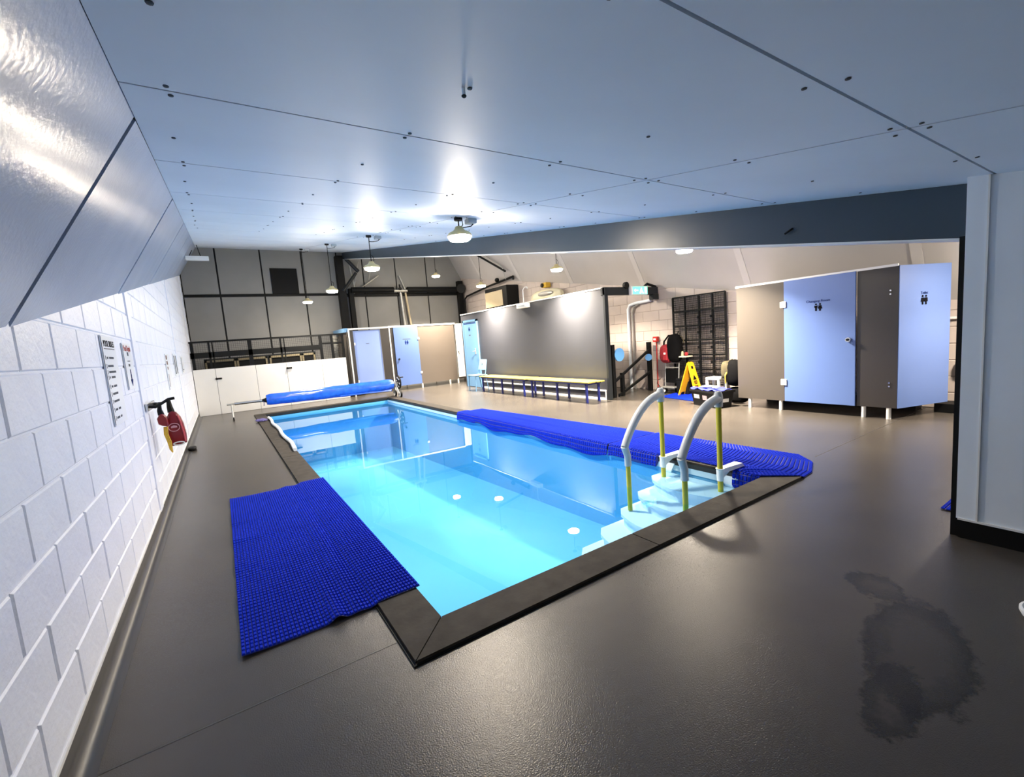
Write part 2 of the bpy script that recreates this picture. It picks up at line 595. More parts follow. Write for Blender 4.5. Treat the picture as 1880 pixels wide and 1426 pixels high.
def block_wall(parent, xface, sgn, ya, yb_, z0, zfun, m, limit, ykey, jit=0.0015):
    me, vs, fs = block_mesh('concrete_block', 0.436, 0.2135, 0.02, m)
    spots = []
    rows = 0
    z = z0
    while True:
        y = ya + (0.225 if rows % 2 else 0)
        any_ = False
        while y < yb_:
            if z - .1 < zfun(y + .2):
                spots.append((y, z))
                any_ = True
            y += 0.4485
        rows += 1
        z += 0.2225
        if not any_ or rows > 30:
            break
    spots.sort(key=ykey)
    for (y, z) in spots[:limit]:
        o = bpy.data.objects.new('concrete_block', me)
        COL.objects.link(o)
        o.parent = parent
        o.location = Vector((xface + sgn * random.uniform(-jit, jit), y, z)) - gl_loc(parent)
        if sgn < 0:
            o.rotation_euler = (0, 0, math.pi)
    if spots[limit:]:
        mb = MB()
        for (y, z) in spots[limit:]:
            mb.add([(xface + sgn * p[0], y + p[1], z + p[2]) for p in vs], fs)
        o = mb.build('far_blocks', m, parent)
        o['kind'] = 'stuff'


b = MB()
b.quad([(XW - .007, YF, 0), (XW - .007, YB + .1, 0), (XW - .007, YB + .1, zl(YB) + .05), (XW - .007, YF, zl(YF) + .05)], 0.12)
wl = tag(b.build('wall_left', M['mortar']), 'white painted concrete block wall along the left', 'wall', kind='structure')
block_wall(wl, XW, 1, YF + .29, YB - .1, 0.1 + 0.1112, lambda y: zl(y), M['block'], 280, lambda s: abs(s[0] - 2.0))
for i, y in enumerate((5.2, 9.9, 15.0)):
    t = MB().quad([(XW + .010, y - .1, .1), (XW + .010, y + .1, .1), (XW + .010, y + .1, zl(y) + .02), (XW + .010, y - .1, zl(y) - .02)], 0.03).build('trim_%d' % (i + 1), M['block'])
    tag(t, ['flat white pilaster on the left wall beside the pool signs', 'flat white pilaster beyond the red buoys', 'flat white pilaster in the far left corner'][i], 'pilaster', kind='structure')


b = MB()
prof = [(XW + .004, 0.105), (XW + .006, 0.095)] + [(XW + .06 - .054 * math.cos(t), 0.055 - .054 * math.sin(t)) for t in [i * math.pi / 2 / 6 for i in range(7)]] + [(XW + .075, 0.0008)]
vs, fs = [], []
for y in (YF, 14.33):
    vs += [(x, y, z) for (x, z) in prof]
n = len(prof)
fs = [(i, i + 1, n + i + 1, n + i) for i in range(n - 1)]
b.add(vs, fs)
bl = tag(b.build('baseboard_left', M['skirting'], smooth=True), 'dark coved vinyl skirting under the left block wall', 'skirting', kind='structure')
MB().box((XW - .004, YF, .104), (XW + .008, 14.33, .118)).build('cap_strip', M['white'], bl)

# right wall
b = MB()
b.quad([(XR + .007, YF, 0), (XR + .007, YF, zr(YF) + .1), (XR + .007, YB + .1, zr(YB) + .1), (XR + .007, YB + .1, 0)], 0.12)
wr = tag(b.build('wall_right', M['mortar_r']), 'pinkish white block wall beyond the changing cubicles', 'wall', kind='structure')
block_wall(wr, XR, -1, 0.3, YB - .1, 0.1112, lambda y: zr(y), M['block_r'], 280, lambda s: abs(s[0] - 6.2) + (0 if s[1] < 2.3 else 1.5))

# back wall
b = MB().box((XW - .1, YB, 0), (XR + .1, YB + .1, 4.9))
wb = tag(b.build('wall_back', M['black']), 'grey board wall with black joints at the far end', 'wall', kind='structure')
xs = [XW, 0.28, 1.44, 2.60, 3.68, 4.51, 5.66, 6.83, XR]
for i in range(len(xs) - 1):
    for (z0, z1) in ((0.0, 3.30), (3.36, 4.85)):
        MB().box((xs[i] + .022, YB - .02, z0), (xs[i + 1] - .022, YB + .01, z1)).build('wall_panel', M['back'], wb)
MB().rbox((XW, YB - .07, 3.29), (3.6, YB - .01, 3.37), .01).build('rail', M['black'], wb)
MB().rbox((3.9, YB - .10, 3.24), (8.05, YB - .01, 3.33), .015).build('rail', M['black'], wb)
MB().rbox((1.66, YB - .06, 3.37), (2.42, YB - .015, 4.15), .01).build('hatch', M['black'], wb)

# front wall (behind the camera) and the near right wall
b = MB().box((XW - .1, YF - .1, 0), (XR + .1, YF, 2.3))
tag(b.build('wall_front', M['back']), 'plain wall behind the viewpoint', 'wall', kind='structure')
YC = 0.75
b = MB()
b.add([(3.65, YF, 0.12), (3.65, YC, .12), (3.85, YC, .12), (3.85, YF, .12), (3.65, YF, zc(YF)), (3.65, YC, zc(YC)), (3.85, YC, zc(YC)), (3.85, YF, zc(YF))],
      [(0, 1, 2, 3), (4, 5, 6, 7), (0, 1, 5, 4), (1, 2, 6, 5), (2, 3, 7, 6), (3, 0, 4, 7)])
tag(b.build('wall_right_front', M['column']), 'smooth pale grey blue wall end at the right edge', 'wall', kind='structure')
b = MB().box((3.642, YF, 0), (3.86, YC + .002, .115))
bs = tag(b.build('baseboard_right_front', M['black']), 'tall black skirting under the pale wall end', 'skirting', kind='structure')
MB().box((3.636, YF, .113), (3.66, YC + .004, .124)).build('cap_strip', M['white'], bs)
b = MB()
b.quad([(3.644, YC - .075, .12), (3.644, YC + .012, .12), (3.644, YC + .012, zc(YC)), (3.644, YC - .075, zc(YC))], -0.03)
t4 = tag(b.build('trim_4', M['column']), 'pale corner bead down the edge of the wall end', 'trim', kind='structure')
MB().box((3.64, YC - .081, .12), (3.652, YC - .073, zc(YC) - .01)).build('edge_bead', M['white'], t4)
t5 = MB().box((3.66, YC + .005, 0), (3.84, YC + .04, 1.80)).build('trim_5', M['black'])
tag(t5, 'black edge strip behind the pale wall end', 'trim', kind='structure')

# the long beam under the ceiling
XBM = 3.88


def zb(y):
    return 1.665 + .1785 * y


b = MB()
ya, yb_ = 0.5, YB - .02
b.add([(XBM, ya, zb(ya)), (XBM, yb_, zb(yb_)), (XBM + .16, yb_, zb(yb_)), (XBM + .16, ya, zb(ya)), (XBM, ya, zc(ya) - .001), (XBM, yb_, zc(yb_) - .001), (XBM + .16, yb_, zc(yb_) - .001), (XBM + .16, ya, zc(ya) - .001)],
      [(0, 1, 2, 3), (4, 5, 6, 7), (0, 1, 5, 4), (1, 2, 6, 5), (2, 3, 7, 6), (3, 0, 4, 7)])
bmx = tag(b.build('trim_6', M['beam']), 'deep dark blue grey beam running under the ceiling', 'beam', kind='structure')
MB().quad([(XBM - .004, ya, zb(ya) - .012), (XBM - .004, yb_, zb(yb_) - .012), (XBM + .17, yb_, zb(yb_) - .012), (XBM + .17, ya, zb(ya) - .012)], 0.012).build('edge_strip', M['white'], bmx)
MB().tube([(XBM - .005, 1.79, 2.10), (XBM - .02, 1.80, 2.09), (XBM - .02, 1.84, 2.07)], .008, 6).build('hook', M['black'], bmx)

# ------------------------------------------------------------------ pool basin, coping and water


def zfl(y):
    return -1.0 - .42 * (y - PY0) / (PY1 - PY0)


b = MB()
e = 0.02
P = [(PX0, PY0), (PX1, PY0), (PX1, PY1), (PX0, PY1)]
vs = [(x, y, -.005) for x, y in P] + [(x, y, zfl(y)) for x, y in P]
b.add(vs, [(4, 5, 6, 7)] + [(i, (i + 1) % 4, 4 + (i + 1) % 4, 4 + i) for i in range(4)])
pool = b.build('pool_basin', M['liner'])
tag(pool, 'sunken rectangular swimming pool with a pale blue liner', 'pool', kind='structure')
MB().box((PX1 - .012, PY0, -.105), (PX1 - .002, PY1, -.04)).build('liner_track', M['liner_band'], pool)
wt = MB().add([(PX0, PY0, WATER), (PX1, PY0, WATER), (PX1, PY1, WATER), (PX0, PY1, WATER)], [(0, 1, 2, 3)]).build('pool_water', M['water'])
tag(wt, 'still clear blue water filling the pool', 'water', kind='stuff')

cop = thing('pool_coping', (0, 0, 0), 'band of dark stone coping slabs around the pool edge', 'coping', kind='structure')
T0, T1 = 0.0, 0.022


def slab(poly, m=M['coping']):
    MB().prism(poly, T0, T1).build('coping_slab', m, cop)


g = 0.004
# near side
J = [2.225]
slab([(CX0 + g, CY0), (J[0] - g, CY0), (J[0] - g, PY0), (PX0 + g, PY0)])
slab([(J[0] + g, CY0), (CX1 - g, CY0), (PX1 - g, PY0), (J[0] + g, PY0)])
# far side
fj = [PX0, 2.2, PX1]
slab([(PX0 + g, PY1), (2.2 - g, PY1), (2.2 - g, CY1), (CX0 + g, CY1)])
slab([(2.2 + g, PY1), (PX1 - g, PY1), (CX1 - g, CY1), (2.2 + g, CY1)])
ys = [3.7, 5.3, 6.9, 8.5, 10.1, 11.7]
prev_l = None
for side in (0, 1):
    xi, xo = (PX0, CX0) if side == 0 else (PX1, CX1)
    y_ = [None] + ys + [None]
    for i in range(len(y_) - 1):
        lo_i = PY0 + g if y_[i] is None else y_[i] + g
        lo_o = CY0 + g if y_[i] is None else y_[i] + g
        hi_i = PY1 - g if y_[i + 1] is None else y_[i + 1] - g
        hi_o = CY1 - g if y_[i + 1] is None else y_[i + 1] - g
        q = [(xo, lo_o), (xi, lo_i), (xi, hi_i), (xo, hi_o)]
        if side:
            q = q[::-1]
        slab(q)
# dark seal round the outside of the coping and the dark nosing under its inner lip
b = MB()
s_ = .012
for (x0, x1, y0, y1) in ((CX0 - s_, CX1 + s_, CY0 - s_, CY0), (CX0 - s_, CX1 + s_, CY1, CY1 + s_), (CX0 - s_, CX0, CY0, CY1), (CX1, CX1 + s_, CY0, CY1)):
    b.box((x0, y0, 0.0), (x1, y1, .008))
b.build('seal', M['black'], cop)
b = MB()
for (x0, x1, y0, y1) in ((PX0, PX1, PY1 - .014, PY1 + .0), (PX1 - .014, PX1, PY0, PY1), (PX0, PX1, PY0, PY0 + .004), (PX0, PX0 + .004, PY0, PY1)):
    b.box((x0, y0, -.045), (x1, y1, .004))
b.build('nosing', M['dark_grey'], cop)


# ------------------------------------------------------------------ lamps
def lamp(x, y, z, label, hook=True):
    t = thing('pendant_lamp', (x, y, z), label, 'lamp', 'round pendant lamps over the hall')
    zt = zc(y)
    MB().lathe((x, y, z), [(0.04, 0.115), (0.05, 0.09), (0.07, 0.07), (0.115, 0.05), (0.130, 0.03), (0.130, 0.012), (0.122, .010)], 24).build('housing', M['lamp_body'], t, True)
    MB().lathe((x, y, z), [(0.118, .009), (0.117, -.012), (0.10, -.026), (0.05, -.033)], 24).build('led_panel', M['led'], t)
    ld = bpy.data.lights.new('lamp_beam', 'AREA')
    ld.shape = 'DISK'
    ld.size = 0.2
    ld.energy = LAMP_WATTS[0 if x < 4 else (1 if y > 2 else 2)]
    ld.color = LAMP_COL
    ld.spread = LAMP_SPREAD
    lo = bpy.data.objects.new('lamp_beam', ld)
    COL.objects.link(lo)
    lo.parent = t
    lo.location = (0, 0, -.04)
    MB().tube([(x, y, z + .11), (x, y, zt - .02)], .007, 6).build('hanger', M['black'], t)
    MB().lathe((x, y, zt - .03), [(0.045, 0.028), (0.045, 0.0)], 12).build('ceiling_rose', M['black'], t)
    b = MB()
    b.tube([(x + .02, y, z + .105), (x + .05, y, z + .14), (x + .045, y, z + .19), (x + .01, y, z + .22)], .005, 6)
    b.build('cable', M['black'], t)
    jb = MB().rbox((x + .10, y - .05, zt - .055), (x + .20, y + .05, zt - .004), .006).build('junction_box', M['grey_plastic'], t)
    MB().tube([(x + .20, y, zt - .03), (x + .15, y, zt - .08), (x + .06, y, zt - .10), (x + .006, y, zt - .10)], .006, 6).build('flex', M['black'], jb)
    return t


for (x, y, z, lb) in (
        (2.32, 4.40, 2.53, 'nearest and largest lit pendant lamp under the pool ceiling'),
        (2.32, 7.61, 2.75, 'second pendant lamp from the front over the pool, on a long rod'),
        (2.32, 10.73, 2.78, 'third pendant lamp from the front, beside the far black column'),
        (2.32, 13.98, 2.89, 'farthest pendant lamp over the pool, right of the black hatch'),
        (6.2, 4.42, 2.55, 'pendant lamp peeping under the beam above the storage corner'),
        (7.3, 0.85, 2.02, 'pendant lamp hidden behind the beam above the open Toilet door'),
        (6.2, 7.52, 2.78, 'pendant lamp above the near end of the grey partition'),
        (6.2, 10.78, 2.89, 'pendant lamp left of the wall heater, above the far grey partition'),
        (6.2, 13.64, 3.60, 'pendant lamp in front of the far right tan back wall boards')):
    lamp(x, y, z, lb)

# ------------------------------------------------------------------ mats


def lattice(rows, smooth=False):
    """rows: list of rows of points; every cell becomes a low raised bar cell"""
    mb = MB()
    for i in range(len(rows) - 1):
        A, B = rows[i], rows[i + 1]
        for j in range(len(A) - 1):
            p = [A[j], A[j + 1], B[j + 1], B[j]]
            c = (p[0] + p[1] + p[2] + p[3]) / 4
            n = (p[1] - p[0]).cross(p[3] - p[0]).normalized()
            if n.z < 0 and abs(n.z) > .3:
                n = -n
            du, dv = (p[1] + p[2] - p[0] - p[3]) / 4, (p[2] + p[3] - p[0] - p[1]) / 4
            sg = ((-1, -1), (1, -1), (1, 1), (-1, 1))
            u = [c + du * (a_ * .84) + dv * (b_ * .80) for a_, b_ in sg]
            top = [c + du * (a_ * .52) + dv * (b_ * .60) + n * .007 for a_, b_ in sg]
            mb.add(u + top, [(4, 5, 6, 7), (0, 1, 5, 4), (1, 2, 6, 5), (2, 3, 7, 6), (3, 0, 4, 7)])
    return mb


def base_sheet(rows, off):
    mb = MB()
    m_ = len(rows[0])
    vs = [q - Vector((0, 0, off)) for r in rows for q in r]
    fs = [(i * m_ + j, i * m_ + j + 1, (i + 1) * m_ + j + 1, (i + 1) * m_ + j) for i in range(len(rows) - 1) for j in range(m_ - 1)]
    return mb.add(vs, fs)


M['mat_base'] = mat('blue_pvc_underlayer', (0.008, 0.016, 0.20), 0.5, var=0.05)


def mat_thing(name, label, base, rows, group='blue lattice mats on the floor'):
    t = thing(name, base, label, 'mat', group)
    o = lattice(rows).build('raised_bars', M['mat_blue'], t)
    o['kind'] = 'stuff'
    base_sheet(rows, .003).build('underlayer', M['mat_base'], t)
    return t


def bumpf(v, c, wd, h):
    return h * math.exp(-((v - c) / wd) ** 2)


rows = []
nx, ny = 48, 78
for i in range(ny + 1):
    v = i / ny
    y = 2.42 + v * (5.33 - 2.42)
    r = []
    for j in range(nx + 1):
        u = j / nx
        x = -.088 + u * (.815 + .088)
        step = .024 / (1 + math.exp(-(x - (CX0 - .01)) / .012))
        z = .008 + step
        z += bumpf(x, .36, .035, .028) * math.exp(-(y - 2.42) / .35)
        z += bumpf(x, .47, .05, .018) * math.exp(-((y - 3.6) / 1.6) ** 2)
        z += .006 * (1 - u) ** 6 * (1 + math.sin(y * 11.0)) + .012 * math.exp(-((y - 4.05) / .05) ** 2) * (1 - u) ** 3 + .010 * math.exp(-((y - 4.5) / .05) ** 2) * (1 - u) ** 3
        z += bumpf(x, .42, .04, .012) * math.exp(-(5.33 - y) / .2)
        r.append(Vector((x, y, z)))
    rows.append(r)
mat_thing('pool_mat', 'broad blue lattice mat lying over the left pool edge', (0.35, 3.9, 0), rows)


def lin(x, pts):
    if x <= pts[0][0]:
        return pts[0][1]
    for (a, b_), (c, d_) in zip(pts, pts[1:]):
        if x <= c:
            return b_ + (d_ - b_) * (x - a) / (c - a)
    return pts[-1][1]


def right_mat(name, label, ya, yb_, xo_a, xo_b, cut=0.0, drape=True):
    rows = []
    n = int((yb_ - ya) / .038)
    for i in range(n + 1):
        v = i / n
        y = ya + v * (yb_ - ya)
        xo = xo_a + v * (xo_b - xo_a)
        r = []
        k = 44
        # profile starts under the pool lip, climbs over it and lies on the floor
        depth = .135 + .03 * math.sin(y * 3.1) + .015 * math.sin(y * 7.7)
        if 2.25 < y < 3.15:
            depth = -.05      # pushed back where the handrail arms stand
        prof = []
        if depth > 0:
            prof += [(PX1 - .035 - .012 * math.sin(y * 5), -depth + .01), (PX1 - .034, -depth * .66), (PX1 - .03, -depth * .33), (PX1 - .022, .012), (PX1 - .004, .030)]
        else:
            s = .10 * math.sin((y - 2.25) / .9 * math.pi) ** .5 if 2.25 < y < 3.15 else 0
            prof += [(PX1 + .012 + s * f, .030) for f in (.2, .4, .6, .8, 1.0)]
        x_in = prof[-1][0]
        for j in range(1, k + 1):
            u = j / k
            x = x_in + (xo - x_in) * u
            z = .030 - .022 / (1 + math.exp(-(x - (CX1 + .015)) / .012))
            z += bumpf(x, 4.28, .06, .012) * (1 + math.sin(y * 2.3)) * .5
            z += bumpf(y, 2.2, .05, .02) * (1 - u)
            prof.append((x, z))
        for (x, z) in prof:
            yy = y
            if cut:
                yy = y + (lin(x, ((3.9, 2.08), (4.14, 1.84), (4.36, 1.86), (4.66, 1.98), (4.85, 2.2))) - ya) * (1 - v)
            r.append(Vector((x, yy, z)))
        rows.append(r)
    return mat_thing(name, label, ((xo_a + PX1) / 2, (ya + yb_) / 2, 0), rows)


right_mat('pool_mat', 'long blue lattice mat over the right pool edge behind the steps', 1.98, 3.93, 4.84, 4.80, cut=.12)
right_mat('pool_mat', 'long blue lattice mat over the far right pool edge, towards the benches', 3.95, 8.14, 4.77, 4.46)

rows = []
for i in range(31):
    r = []
    for j in range(26):
        u, v = j / 25, i / 30
        p0 = Vector((7.22, 5.02, 0)).lerp(Vector((7.92, 5.0, 0)), u)
        p1 = Vector((7.38, 5.93, 0)).lerp(Vector((8.0, 6.0, 0)), u)
        q = p0.lerp(p1, v)
        q.z = .009
        r.append(q)
    rows.append(r)
mat_thing('floor_mat', 'small blue mat under the yellow wet floor sign', (7.6, 5.5, 0), rows)
rows = []
for i in range(33):
    r = []
    for j in range(36):
        u, v = j / 35, i / 32
        q = Vector((4.02 + u * .9 + .09 * v - .03, .05 + v * .885, .010))
        r.append(q)
    rows.append(r)
mat_thing('floor_mat', 'corner of a blue mat peeping out behind the pale wall end', (4.5, .5, 0), rows)

# ------------------------------------------------------------------ pool steps with handrails
st = thing('pool_steps', (3.4, 2.68, WATER - .3), 'white moulded pool entry steps with yellow handrails at the near right corner', 'steps')
treads = [(3.56, -.135), (3.34, -.25), (3.08, -.36), (2.80, -.48), (2.55, -.60)]
for i, (xf, z) in enumerate(treads):
    y0, y1 = 2.16 + .02 * i * 0, 3.10 + 0.0
    bow = .10
    poly = [(3.88, y0), (3.88, y1)] + [(xf + .10 - (bow + .05) * math.sin(math.pi * k / 10) - (0.05 if 0 < k < 10 else 0), y1 - (y1 - y0) * k / 10) for k in range(11)]
    MB().prism(poly, z - .03, z).build('tread', M['step_white'], st)
    poly2 = [(x + (.02 if x < 3.8 else 0), y + (.015 if y < 2.6 else -.015)) for x, y in poly]
    MB().prism(poly2, (treads[i + 1][1] if i < 4 else -1.0), z - .03).build('riser', M['step_white'], st)
for y in (2.30, 3.0):
    MB().add([(3.895, y - .03, -.03), (3.895, y + .16, -.03), (3.895, y + .10, -.13), (3.895, y + .02, -.13), (3.87, y - .03, -.03), (3.87, y + .16, -.03), (3.87, y + .10, -.13), (3.87, y + .02, -.13)],
             [(0, 1, 2, 3), (4, 5, 6, 7), (0, 1, 5, 4), (1, 2, 6, 5), (2, 3, 7, 6), (3, 0, 4, 7)]).build('wall_plate', M['step_white'], st)
for y in (2.355, 2.99):
    xb, xf = 3.72, 3.20
    r = bpy.data.objects.new('handrail', None)
    COL.objects.link(r)
    r.parent = st
    r.location = Vector((xb, y, 0)) - gl_loc(st)
    MB().tube([(xb, y, -.135), (xb, y, .70)], .024, 14).build('rear_tube', M['yellow_pole'], r, True)
    MB().tube([(xf, y, -.35), (xf, y, .16)], .024, 14).build('front_tube', M['yellow_pole'], r, True)
    pts = []
    P0, P1, P2 = Vector((xb, y, .735)), Vector((3.40, y, .72)), Vector((xf - .035, y, .295))
    for k in range(13):
        t_ = k / 12
        pts.append(P0 * (1 - t_) ** 2 + P1 * 2 * t_ * (1 - t_) + P2 * t_ ** 2)
    rad = [.040, .042] + [.040 - .004 * k / 11 for k in range(11)]
    MB().tube(pts, rad, 14).build('arch', M['grey_plastic'], r, True)
    MB().tube([(xf - .038, y, .30), (xf - .012, y, .23), (xf, y, .20), (xf, y, .10)], [.036, .034, .033, .033], 14).build('elbow_sleeve', M['grey_plastic'], r, True)
    MB().tube([(xb, y, .66), (xb, y, .74), (xb, y, .775), (xb, y, .80)], [.036, .040, .036, .026], 14).build('end_cap', M['grey_plastic'], r, True)
    b = MB()
    b.tube([(xb, y, -.03), (xb, y, .075), (xb, y, .085)], [.030, .034, .040], 14)
    b.add([(xb + .02, y - .028, .04), (xb + .02, y + .028, .04), (xb + .34, y + .035, .04), (xb + .34, y - .035, .04),
           (xb + .02, y - .028, .085), (xb + .02, y + .028, .085), (xb + .30, y + .04, .078), (xb + .30, y - .04, .078)],
          [(0, 1, 2, 3), (4, 5, 6, 7), (0, 1, 5, 4), (1, 2, 6, 5), (2, 3, 7, 6), (3, 0, 4, 7)])
    b.quad([(xb + .02, y + .01, .04), (xb + .16, y + .01, .04), (xb + .02, y + .01, -.02)], .02)
    b.build('deck_bracket', M['white_tube'], r)

# ------------------------------------------------------------------ roller with the blue pool cover
rl = thing('pool_cover_reel', (2.2, 12.65, 0), 'blue pool cover rolled on a wheeled reel at the far end', 'reel')
rnd = random.Random(3)
vs, fs = [], []
N, SEG = 46, 28
for i in range(N + 1):
    x = .86 + (4.08 - .86) * i / N
    for k in range(SEG):
        t_ = 2 * math.pi * k / SEG
        rr = .146 + .008 * math.sin(2 * t_ + x * 1.7) + .004 * math.sin(x * 9 + 3 * t_) + rnd.uniform(-.003, .003)
        rr += .012 * (x - .86) / 3.2
        rr *= .84 if i in (0, N) else (.97 if i in (1, N - 1) else 1)
        vs.append((x, 12.65 + rr * math.cos(t_), .375 + rr * math.sin(t_) * 1.0 - .012 * math.sin(math.pi * i / N)))
for i in range(N):
    for k in range(SEG):
        fs.append((i * SEG + k, i * SEG + (k + 1) % SEG, (i + 1) * SEG + (k + 1) % SEG, (i + 1) * SEG + k))
fs += [tuple(range(SEG)), tuple(N * SEG + k for k in range(SEG))]
MB().add(vs, fs).build('rolled_cover', M['cover_blue'], rl, True)
b = MB().quad([(2.6, 12.56, .27), (4.0, 12.56, .27), (4.0, 12.54, .20), (2.6, 12.53, .235)], .004)
b.build('cover_flap', M['cover_blue'], rl)
MB().tube([(.18, 12.65, .37), (.78, 12.65, .37)], .032, 12).build('roller_tube', M['chrome'], rl, True)
MB().tube([(.76, 12.65, .37), (.83, 12.65, .37), (.87, 12.65, .37)], [.03, .05, .07], 12).build('strap_collar', M['black'], rl, True)
MB().tube([(.80, 12.62, .37), (.80, 12.60, .30), (.79, 12.60, .24)], .008, 6).build('strap', M['navy'], rl)
MB().tube([(.02, 12.65, .372), (.22, 12.65, .372)], .022, 10).build('handle', M['steel'], rl)
lg = MB().tube([(.12, 12.55, .36), (.12, 12.40, .04)], .02, 10).build('stand_leg', M['steel'], rl)
MB().disc((.12, 12.39, .04), (1, 0, 0), .04, .03, 16).build('castor', M['black'], lg)
lg = MB().tube([(.12, 12.75, .36), (.12, 12.88, .04)], .02, 10).build('stand_leg', M['steel'], rl)
MB().disc((.12, 12.89, .04), (1, 0, 0), .04, .03, 16).build('castor', M['black'], lg)
for (yy, sgn) in ((12.40, -1), (12.86, 1)):
    lg = MB().tube([(4.16, 12.65, .40), (4.16, yy, .10)], .025, 10).build('stand_leg', M['steel'], rl)
    wh = MB().disc((4.20, yy, .098), (1, 0, 0), .098, .05, 24).build('wheel', M['black'], rl)
    MB().disc((4.20, yy, .098), (1, 0, 0), .080, .056, 24).build('hub', M['white'], wh)
    MB().disc((4.20, yy, .098), (1, 0, 0), .012, .062, 10).build('axle', M['dark_grey'], wh)
hw = MB().disc((4.26, 12.65, .42), (1, 0, 0), .20, .03, 28).build('hand_wheel', M['black'], rl)
for k in range(6):
    t_ = k * math.pi / 3 + .3
    MB().disc((4.26, 12.65 + .13 * math.cos(t_), .42 + .13 * math.sin(t_)), (1, 0, 0), .028, .034, 10).build('wheel_hole', M['white'], hw)
MB().tube([(4.27, 12.5, .56), (4.36, 12.5, .56)], .015, 8).build('crank_grip', M['black'], hw)
MB().tube([(4.06, 12.65, .39), (4.28, 12.65, .39)], .03, 10).build('axle_tube', M['steel'], rl)

# ------------------------------------------------------------------ white boxing with mesh screen at the far end
pe = thing('plant_enclosure', (1.3, 14.4, 0), 'white boarded plant enclosure with black mesh screen at the far left', 'enclosure')
bx = [XW + .01, -.115, .83, 1.60, 2.56, 3.27]
for i in range(5):
    MB().rbox((bx[i] + .004, 14.35, .004), (bx[i + 1] - .004, 14.37, 1.235), .003).build('board', M['white_board'], pe)
MB().box((XW + .01, 14.37, .0), (3.27, 14.40, 1.23)).build('back_frame', M['black'], pe)
for x, z in ((-.11, .96), (1.62, 1.07)):
    lt = MB().rbox((x - .03, 14.33, z - .022), (x + .12, 14.35, z + .022), .006).build('latch', M['black'], pe)
    MB().disc((x, 14.33, z), (0, 1, 0), .03, .02, 10).build('latch_knob', M['black'], lt)
for (x, wd) in ((-.56, .07), (-.18, .05), (-.10, .03), (.76, .10), (1.53, .05), (1.62, .03), (2.60, .08), (2.92, .07), (3.235, .06)):
    MB().box((x - wd / 2, 14.36, 1.235), (x + wd / 2, 14.41, 1.95)).build('post', M['black'], pe)
MB().box((XW + .01, 14.355, 1.93), (3.27, 14.415, 1.98)).build('top_rail', M['black'], pe)
MB().box((XW + .01, 14.36, 1.53), (2.55, 14.41, 1.68)).build('mid_rail', M['black'], pe)
MB().box((2.55, 14.365, 1.68), (3.25, 14.405, 1.73)).build('mid_rail', M['black'], pe)
b = MB()
x = -.52
while x < 3.2:
    b.box((x - .002, 14.38, 1.24), (x + .002, 14.384, 1.93))
    x += .05
z = 1.26
while z < 1.93:
    b.box((-.55, 14.38, z - .002), (3.22, 14.384, z + .002))
    z += .05
b.build('wire_mesh', M['black'], pe)['kind'] = 'stuff'
au = thing('air_unit', (1.2, 15.1, 0), 'dark air handling unit with pale frame behind the mesh screen', 'machine')
MB().box((-.35, 14.85, 0), (2.5, 15.5, 1.50)).build('casing', M['dark_grey'], au)
for (xa, xb) in ((-.33, .40), (.42, 1.18), (1.24, 2.1), (2.12, 2.48)):
    b = MB()
    for q in (((xa, 14.82, 1.40), (xb, 14.85, 1.46)), ((xa, 14.82, .1), (xa + .045, 14.85, 1.46)), ((xb - .045, 14.82, .1), (xb, 14.85, 1.46))):
        b.box(*q)
    b.build('panel_frame', M['frame_dull'], au)
    MB().box((xa + .05, 14.84, .1), (xb - .05, 14.852, 1.39)).build('access_panel', M['black'], au)
fd = MB()
for k in range(22):
    fd.lathe((3.08, 14.75, .95 + k * .045), [(.095, 0), (.115, .012), (.115, .022), (.095, .034)], 16)
fd.lathe((3.08, 14.75, 0), [(.10, 0), (.10, .98)], 16)
tag(fd.build('flexible_duct', M['steel'], None, True), 'ribbed grey flexible duct standing behind the screen corner', 'duct')

# ------------------------------------------------------------------ far cubicles
YQ = 14.35


def pictogram(parent, c, h, axis, m=M['ink']):
    """two standing figures: heads and tapering bodies, on a face looking to -x or -y"""
    b = MB()
    for s in (-1, 1):
        u0 = s * h * .24
        def P(u, z):
            return (c[0], c[1] - u, c[2] + z) if axis == 'x' else (c[0] + u, c[1], c[2] + z)
        d = (1, 0, 0) if axis == 'x' else (0, 1, 0)
        b.disc(P(u0, h * .38), d, h * .12, .002, 12)
        n = Vector(d)
        poly = [P(u0 - h * .2, h * .22), P(u0 + h * .2, h * .22), P(u0 + h * .17, -h * .08), P(u0 + h * .10, -h * .08), P(u0 + h * .10, -h * .5), P(u0 - h * .10, -h * .5), P(u0 - h * .10, -h * .08), P(u0 - h * .17, -h * .08)]
        if s > 0:
            poly = [P(u0 - h * .16, h * .22), P(u0 + h * .16, h * .22), P(u0 + h * .26, -h * .22), P(u0 + h * .10, -h * .22), P(u0 + h * .10, -h * .5), P(u0 - h * .10, -h * .5), P(u0 - h * .10, -h * .22), P(u0 - h * .26, -h * .22)]
        b.quad(poly, .002)
    return b.build('pictogram', m, parent)


